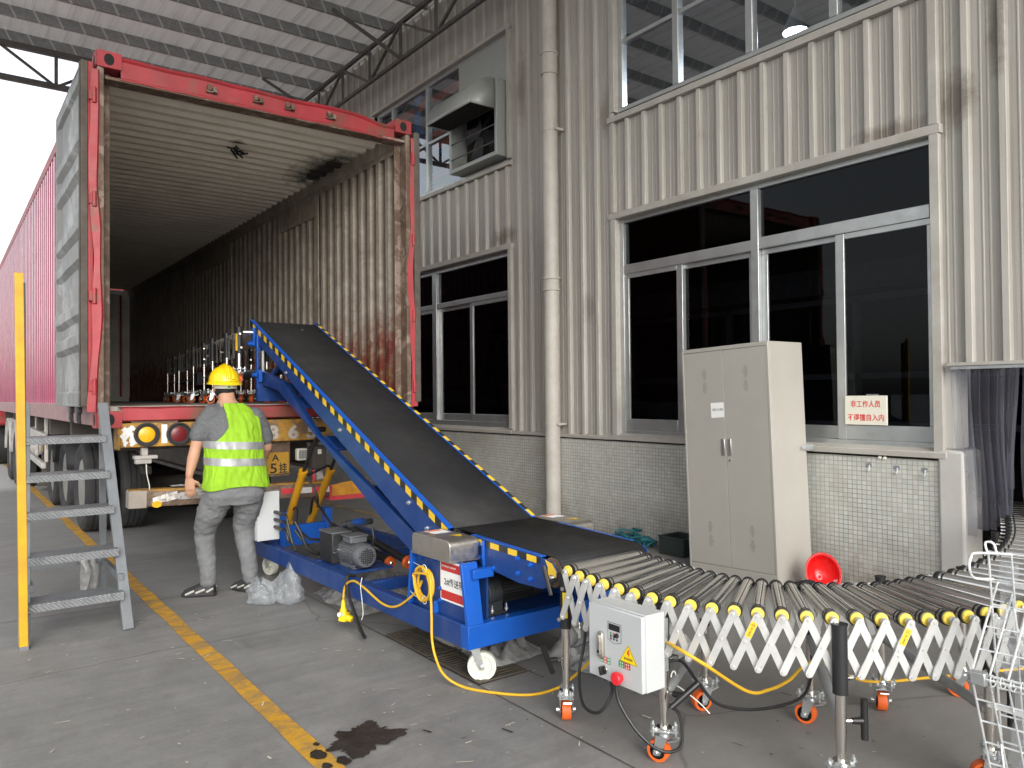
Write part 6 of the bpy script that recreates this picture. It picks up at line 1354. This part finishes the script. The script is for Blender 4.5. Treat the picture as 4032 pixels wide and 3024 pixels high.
for k in range(26):
    pts = []; p = V((5.28+R3_.uniform(-.10,.08), 5.15+R3_.uniform(-.22,.22), .02+R3_.uniform(0,.06)))
    for j in range(6): pts.append(V(p)); p = p+V((R3_.uniform(-.10,.10), R3_.uniform(-.15,.15), R3_.uniform(-.03,.03))); p.x = min(max(p.x,5.12),5.37); p.z = min(max(p.z,.012),.12); p.y = min(max(p.y,4.9),5.42)
    rp_.tube(bez(pts, 5), .009, 6)
tag(rp_.build('rope_heap', M['rope']), 'tangled heap of teal rope on the floor along the plinth', 'rope')
# ================================================================== PERSON
pe = thing('person', 'man in yellow hard hat and lime reflective vest seen from behind', 'person', (1.68, 5.66, 0))
def fuse(name, mb, m, parent, voxel, sm=4, noise_amt=0, noise_sc=8, label=None):
    root = pe; me = mb.mesh(name, m, Matrix.Translation(-V(root.location)), smooth=0)
    o = bpy.data.objects.new(name, me); COL.objects.link(o)
    r = o.modifiers.new('r', 'REMESH'); r.mode = 'VOXEL'; r.voxel_size = voxel; s = o.modifiers.new('s', 'SMOOTH'); s.iterations = sm; s.factor = .5
    dg = bpy.context.evaluated_depsgraph_get(); dg.update(); n = bpy.data.meshes.new_from_object(o.evaluated_get(dg)); o.modifiers.clear(); o.data = n; bpy.data.meshes.remove(me)
    n.name = name
    if noise_amt:
        for v in n.vertices:
            q = v.co; k = noise_amt*(MN.noise(V((q.x*noise_sc, q.y*noise_sc, q.z*noise_sc*1.7)))+.5*MN.noise(V((q.x*noise_sc*2.3+5, q.y*noise_sc*2.3, q.z*noise_sc*3.4)))); v.co = q+v.normal*k
    n.polygons.foreach_set('use_smooth', [True]*len(n.polygons)); n.update()
    if not n.materials: n.materials.append(m)
    o.parent = parent
    return o
def limb(mb, pts, n=16):   # list of (x,y,z,r) -> tapered tube with rounded ends
    P = [V(p[:3]) for p in pts]; rs = [p[3] for p in pts]; Q = bez(P, 6); m = len(Q); R_ = []
    for i in range(m):
        t = i/6; k = min(int(t), len(rs)-2); R_.append(rs[k]+(rs[k+1]-rs[k])*(t-k))
    mb.tube(Q, R_, n)
    mb.sphere(P[0], rs[0], 14, 8); mb.sphere(P[-1], rs[-1], 14, 8)
def torso(mb, rows, n=40, mi=0):   # rows: (cx, cy, z, rx, ry)
    mb.loft([[V((cx+rx*math.copysign(abs(math.cos(a))**.85, math.cos(a)), cy+ry*math.copysign(abs(math.sin(a))**.85, math.sin(a)), z)) for a in [2*PI*k/n for k in range(n)]] for cx, cy, z, rx, ry in rows], mi=mi)
# body (one skin surface: head, neck, trunk, arms, hands, legs)
b = MB(); HX, HY, HZ = 1.688, 5.785, 1.50
torso(b, [(1.70,5.60,.74,.12,.085),(1.705,5.60,.85,.14,.09),(1.71,5.63,1.0,.14,.09),(1.715,5.67,1.15,.16,.095),(1.715,5.70,1.27,.165,.085),(1.70,5.725,1.345,.10,.065),(1.692,5.745,1.40,.058,.058),(1.69,5.765,1.46,.054,.058)])
b.sphere((HX,HY,HZ), .075, 24, 16, sc=(1,1.22,1.42)); b.sphere((HX,HY+.03,HZ-.06), .056, 18, 12, sc=(1,1.15,.9))
b.sphere((HX,HY+.097,HZ-.015), .014, 10, 8, sc=(.8,1,1.4)); b.sphere((HX,HY+.088,HZ-.052), .022, 12, 8, sc=(1.1,.5,.4))
for s in (-1, 1): b.sphere((HX+s*.078,HY-.004,HZ-.012), .022, 12, 10, sc=(.42,.9,1.45))
limb(b, [(1.555,5.705,1.285,.056),(1.505,5.725,1.17,.047),(1.470,5.735,1.055,.040)]); limb(b, [(1.470,5.735,1.055,.039),(1.450,5.725,.98,.040),(1.428,5.72,.89,.028),(1.424,5.72,.865,.025)])
limb(b, [(1.890,5.690,1.265,.056),(1.945,5.71,1.15,.047),(1.972,5.72,1.04,.041)]); limb(b, [(1.972,5.72,1.04,.040),(1.975,5.80,.97,.038),(1.955,5.90,.905,.027)])
def hand(base, d, pn, thumb, curl, s=1.0):   # palm box plus five curled fingers
    base, d, pn = V(base), V(d).normalized(), V(pn).normalized(); sd = d.cross(pn).normalized()
    rings = []
    for t, w, h in ((-.01,.022,.017),(.02,.031,.017),(.055,.038,.016),(.088,.037,.013)):
        c = base+d*t*s; rings.append([c+sd*w*s*math.cos(a)+pn*h*s*math.sin(a) for a in [2*PI*k/14 for k in range(14)]])
    b.loft(rings)
    for k, (off, L) in enumerate(((-.027,.062),(-.009,.074),(.009,.070),(.026,.055))):
        p = base+d*.082*s+sd*off*s; dd = d.copy(); pts = [p]; cu = curl*(1+.22*k)
        for j, f_ in enumerate((.45,.32,.23)):
            dd = (dd+pn*cu*.55).normalized(); p = p+dd*L*s*f_; pts.append(p)
        b.tube(bez(pts, 3), [.0092*s]*4+[.0085*s]*3+[.0075*s]*3, 8); b.sphere(pts[-1], .0075*s, 8, 6)
    p = base+d*.025*s+sd*thumb*.026*s; q = p+(d*.5+sd*thumb*.75+pn*.45).normalized()*.036*s; r = q+(d*.85+sd*thumb*.25+pn*.3).normalized()*.032*s
    b.tube([p,q,r], [.0125*s,.0105*s,.0085*s], 8); b.sphere(r, .0085*s, 8, 6)
hand((1.423,5.722,.850), (.10,.05,-1), (.55,.75,.05), 1, .42, 1.0)
hand((1.952,5.915,.895), (-.12,.85,-.35), (-.2,-.3,-1), -1, .6, 1.0)
for x0, x1, x2, y0, y1, y2 in ((1.625,1.545,1.545,5.60,5.78,5.72), (1.785,1.795,1.82,5.60,5.73,5.63)):
    limb(b, [(x0,y0,.76,.075),((x0+x1)/2,(y0+y1)/2,.62,.07),(x1,y1,.46,.05),((x1+x2)/2,(y1+y2)/2-.01,.30,.046),(x2,y2,.10,.034)])
body = fuse('body', b, M['skin'], pe, .0055, 3)
# eyes under the brim
for s in (-1, 1): MB().sphere((HX+s*.03,HY+.083,HZ+.012), .011, 12, 8).build('eye', M['white'], pe)
# hair at the nape and temples
h = MB(); rings = []
for i in range(7):
    z = HZ-.075+.125*i/6; k = math.sqrt(max(.05, 1-((z-HZ)/.107)**2)); rings.append([(HX+.079*k*math.cos(a), HY+.094*k*math.sin(a)-.001, z) for a in [PI*.93+PI*1.14*j/24 for j in range(25)]])
h.sheet(rings); ho = h.build('hair', M['hair'], pe, normals=False); ho.modifiers.new('t', 'SOLIDIFY').thickness = .006
# hard hat
hh = thing('safety_helmet', 'yellow hard hat worn by the man, with ribbed crown', 'helmet', (HX, HY, HZ+.03)) if False else None
HC = V((HX-.003, HY-.004, HZ+.030)); s = MB(); rings = []
for i in range(15):
    t = PI/2*i/14; rings.append([HC+V(((.104*math.cos(t)+.003)*math.cos(a)*(1+.02*math.cos(4*a)), (.124*math.cos(t)+.003)*math.sin(a), .118*math.sin(t)**.92+(.007*(abs(math.cos(a)) < .35)*math.sin(2*t) if i > 3 else 0))) for a in [2*PI*k/48 for k in range(48)]])
s.loft(rings); ho = s.build('hard_hat', M['helmet_y'], pe, smooth=50)
br = MB(); tl = V((0,0,0)); bra = []
for r_, dz in ((.100,.012),(.110,.0),(.121,-.014),(.122,-.019),(.109,-.006)):
    bra.append([HC+V((r_*math.cos(a), r_*1.19*math.sin(a)+(.03*max(0,math.sin(a))**3), dz-.010*max(0,-math.sin(a)))) for a in [2*PI*k/48 for k in range(48)]])
br.loft(bra, cap=False); br.build('brim', M['helmet_y'], ho)
rb = MB()
for x in (-.026, 0, .026): rb.tube([HC+V((x*(1-.2*k/9), -.128*math.cos(PI*(.03+.8*k/9)), .012+.112*math.sin(PI*(.03+.8*k/9))-abs(x)*.25)) for k in range(10)], .007 if x else .012, 8)
rb.build('crown_rib', M['helmet_y'], ho)
bd = MB(); bd.sheet([[(HX+.083*math.cos(a), HY+.103*math.sin(a)-.002, z) for a in [PI*1.02+PI*.96*j/20 for j in range(21)]] for z in (HZ-.022, HZ+.012)]); bdo = bd.build('headband', M['white_nylon'], ho, normals=False); bdo.modifiers.new('t', 'SOLIDIFY').thickness = .003
MB().quad((HX-.010,HY-.1065,HZ-.016),(HX+.010,HY-.1065,HZ-.016),(HX+.007,HY-.1065,HZ-.001),(HX-.007,HY-.1065,HZ-.001)).build('green_mark', M['green_ink'], ho, smooth=0)
# trousers
t = MB(); torso(t, [(1.71,5.595,.655,.165,.115),(1.71,5.59,.72,.195,.128),(1.712,5.595,.79,.19,.12),(1.714,5.605,.87,.178,.112),(1.715,5.61,.90,.165,.105)])
limb(t, [(1.605,5.60,.74,.110),(1.565,5.67,.62,.100),(1.545,5.75,.50,.079),(1.542,5.775,.42,.071),(1.545,5.745,.28,.064),(1.55,5.72,.16,.060),(1.548,5.715,.105,.056)])
limb(t, [(1.80,5.595,.74,.110),(1.808,5.65,.62,.099),(1.800,5.705,.50,.078),(1.802,5.715,.42,.070),(1.812,5.675,.28,.063),(1.822,5.64,.16,.059),(1.824,5.635,.105,.055)])
fuse('trousers', t, M['trousers'], pe, .008, 3, .0072, 16)
# t-shirt
RT = [(1.714,5.605,.80,.200,.122),(1.714,5.612,.90,.188,.118),(1.714,5.64,1.02,.182,.118),(1.716,5.675,1.14,.188,.120),(1.716,5.70,1.24,.192,.112),(1.712,5.72,1.31,.165,.092),(1.702,5.735,1.352,.105,.072),(1.695,5.745,1.385,.068,.066)]
t = MB(); torso(t, RT); limb(t, [(1.575,5.705,1.285,.078),(1.530,5.722,1.22,.070),(1.492,5.735,1.145,.064)]); limb(t, [(1.868,5.690,1.265,.078),(1.928,5.708,1.18,.068),(1.956,5.716,1.105,.062)])
fuse('t_shirt', t, M['shirt'], pe, .009, 4, .0045, 16)
# vest: back and front panels with deep armholes
def interp(z, off):
    for a, c in zip(RT, RT[1:]):
        if a[2] <= z <= c[2]:
            f_ = (z-a[2])/(c[2]-a[2]); return [a[i]+(c[i]-a[i])*f_+(off if i > 2 else 0) for i in range(5)]
    a = RT[0] if z < RT[0][2] else RT[-1]; return [a[0],a[1],z,a[3]+off,a[4]+off]
def vpt(z, a, off):
    cx, cy, _, rx, ry = interp(z, off); fl = max(0, .96-z)*.07; wr_ = .009*MN.noise((math.cos(a)*2, math.sin(a)*2, z*6))+.007*abs(MN.noise((math.cos(a)*4+2, math.sin(a)*4, z*11+a)))+.005*MN.noise((math.cos(a)*9, math.sin(a)*9, z*17)); rx += fl+wr_; ry += fl*.5+wr_*1.3; 
    return V((cx+rx*math.copysign(abs(math.cos(a))**.85, math.cos(a)), cy+ry*math.copysign(abs(math.sin(a))**.85, math.sin(a)), z+(.012*math.sin(3*a) if z < .79 else 0)))
v = MB(); NA, NZ = 240, 170; zs = [.775+(1.372-.775)*k/NZ for k in range(NZ+1)]; rows = [[vpt(z, 2*PI*k/NA, .019) for k in range(NA)] for z in zs]
vs = [p for r in rows for p in r]; fs = []
def hole(p):
    if p.z < 1.095: return False
    u = (p.z-1.095)/.27; xl = 1.525+.125*min(1, u*2.6)**.6-.03*max(0, u-.6); xr = 1.903-.02*min(1, u*2); return p.x < xl or p.x > xr+.02*max(0, u-.5)
for k in range(NZ):
    for i in range(NA):
        j = (i+1) % NA; q = (k*NA+i, k*NA+j, (k+1)*NA+j, (k+1)*NA+i); c = (vs[q[0]]+vs[q[1]]+vs[q[2]]+vs[q[3]])/4
        if not hole(c): fs.append(q)
v.add(vs, fs); vo = v.build('safety_vest', M['vest'], pe, normals=False, smooth=80); vo.modifiers.new('t', 'SOLIDIFY').thickness = .004
for zc, nm in ((1.072,'upper'), (.955,'lower')):
    tp = MB(); tp.sheet([[vpt(zc+dz+.012*math.cos(a+PI), a, .0215)-V((0,0,0)) for a in [2*PI*k/80 for k in range(81)]] for dz in (-.026,-.009,.009,.026)]); to = tp.build('reflective_band', M['tape_r'], vo, normals=False, smooth=80)
ed = MB()
# shoes
def shoe(heel, ang, L=.225):
    d = V((math.cos(ang), math.sin(ang), 0)); s_ = V((-d.y, d.x, 0)); hl = V(heel); o = MB(); rings = []
    for t_, w, hgt in ((0,.026,.07),(.04,.038,.10),(.30,.042,.112),(.45,.046,.098),(.62,.050,.078),(.82,.047,.062),(.95,.036,.048),(1,.016,.03)):
        c = hl+d*L*t_; rings.append([c+s_*w*math.cos(a)+V((0,0,.016+max(0,hgt-.016)*(max(0,math.sin(a))**.7) if math.sin(a) > 0 else .016)) for a in [2*PI*k/20 for k in range(20)]])
    o.loft(rings); so = o.build('shoe', M['shoe'], pe, smooth=60); q = MB(); rings = []
    for t_, w in ((-.02,.02),(.03,.037),(.25,.040),(.5,.044),(.65,.050),(.85,.047),(.97,.034),(1.03,.012)):
        c = hl+d*L*t_; rings.append([c+s_*w*math.cos(a)+V((0,0,.014+.014*math.sin(a))) for a in [2*PI*k/16 for k in range(16)]])
    q.loft(rings); q.build('sole', M['rubber'], so); w_ = MB()
    for sg in (-1, 1):
        for t0, t1, zz in ((.28,.55,.045),(.60,.86,.036),(.02,.22,.05)): w_.tube([hl+d*L*t0+s_*sg*.042+V((0,0,zz+.012)), hl+d*L*(t0+t1)/2+s_*sg*.0475+V((0,0,zz)), hl+d*L*t1+s_*sg*.047+V((0,0,zz-.012))], .0075, 6)
    w_.build('shoe_trim', M['shoe_w'], so)
shoe((1.592,5.690,0), rad(150)); shoe((1.838,5.592,0), rad(112))

# ================================================================== CAMERA, SKY, SUN
cam = bpy.data.cameras.new('camera'); cam.sensor_width = 36; cam.lens = 27.02; cam.clip_start = .05; cam.clip_end = 2000
yaw, pit, roll = .64168477, .01497810, -.00875312
fw = V((math.sin(yaw)*math.cos(pit), math.cos(yaw)*math.cos(pit), math.sin(pit))); r0 = V((math.cos(yaw), -math.sin(yaw), 0)); u0 = r0.cross(fw)
r1 = r0*math.cos(roll)+u0*math.sin(roll); u1 = u0*math.cos(roll)-r0*math.sin(roll)
co = bpy.data.objects.new('camera', cam); COL.objects.link(co)
co.matrix_world = Matrix(((r1.x,u1.x,-fw.x,0),(r1.y,u1.y,-fw.y,0),(r1.z,u1.z,-fw.z,1.41),(0,0,0,1)))
S.camera = co
SUN_EL, SUN_DIR = rad(28), V((-.34, -.94, 0)).normalized()
w = bpy.data.worlds.new('World'); S.world = w; w.use_nodes = True; nt = w.node_tree; bg = nt.nodes['Background']
sk = nt.nodes.new('ShaderNodeTexSky'); sk.sky_type = 'NISHITA'; sk.sun_disc = False; sk.sun_elevation = SUN_EL; sk.sun_rotation = math.atan2(SUN_DIR.x, SUN_DIR.y); sk.dust_density = 3; sk.air_density = 1.2
hs = nt.nodes.new('ShaderNodeHueSaturation'); hs.inputs['Saturation'].default_value = .22; hs.inputs['Value'].default_value = 1.0; nt.links.new(sk.outputs[0], hs.inputs['Color']); nt.links.new(hs.outputs[0], bg.inputs[0]); bg.inputs[1].default_value = .31
sl_ = bpy.data.lights.new('sun', 'SUN'); sl_.energy = .85; sl_.angle = rad(40); sl_.color = (1,.985,.955); so_ = bpy.data.objects.new('sun', sl_); COL.objects.link(so_)
sd = V((SUN_DIR.x*math.cos(SUN_EL), SUN_DIR.y*math.cos(SUN_EL), math.sin(SUN_EL))); so_.rotation_euler = sd.to_track_quat('Z', 'Y').to_euler()
S.view_settings.view_transform = 'Standard'; S.view_settings.look = 'None'; S.view_settings.exposure = 0; S.view_settings.gamma = 1
S.cycles.max_bounces = 10; S.cycles.diffuse_bounces = 5; S.cycles.transparent_max_bounces = 16; S.cycles.sample_clamp_indirect = 6; S.cycles.use_denoising = True
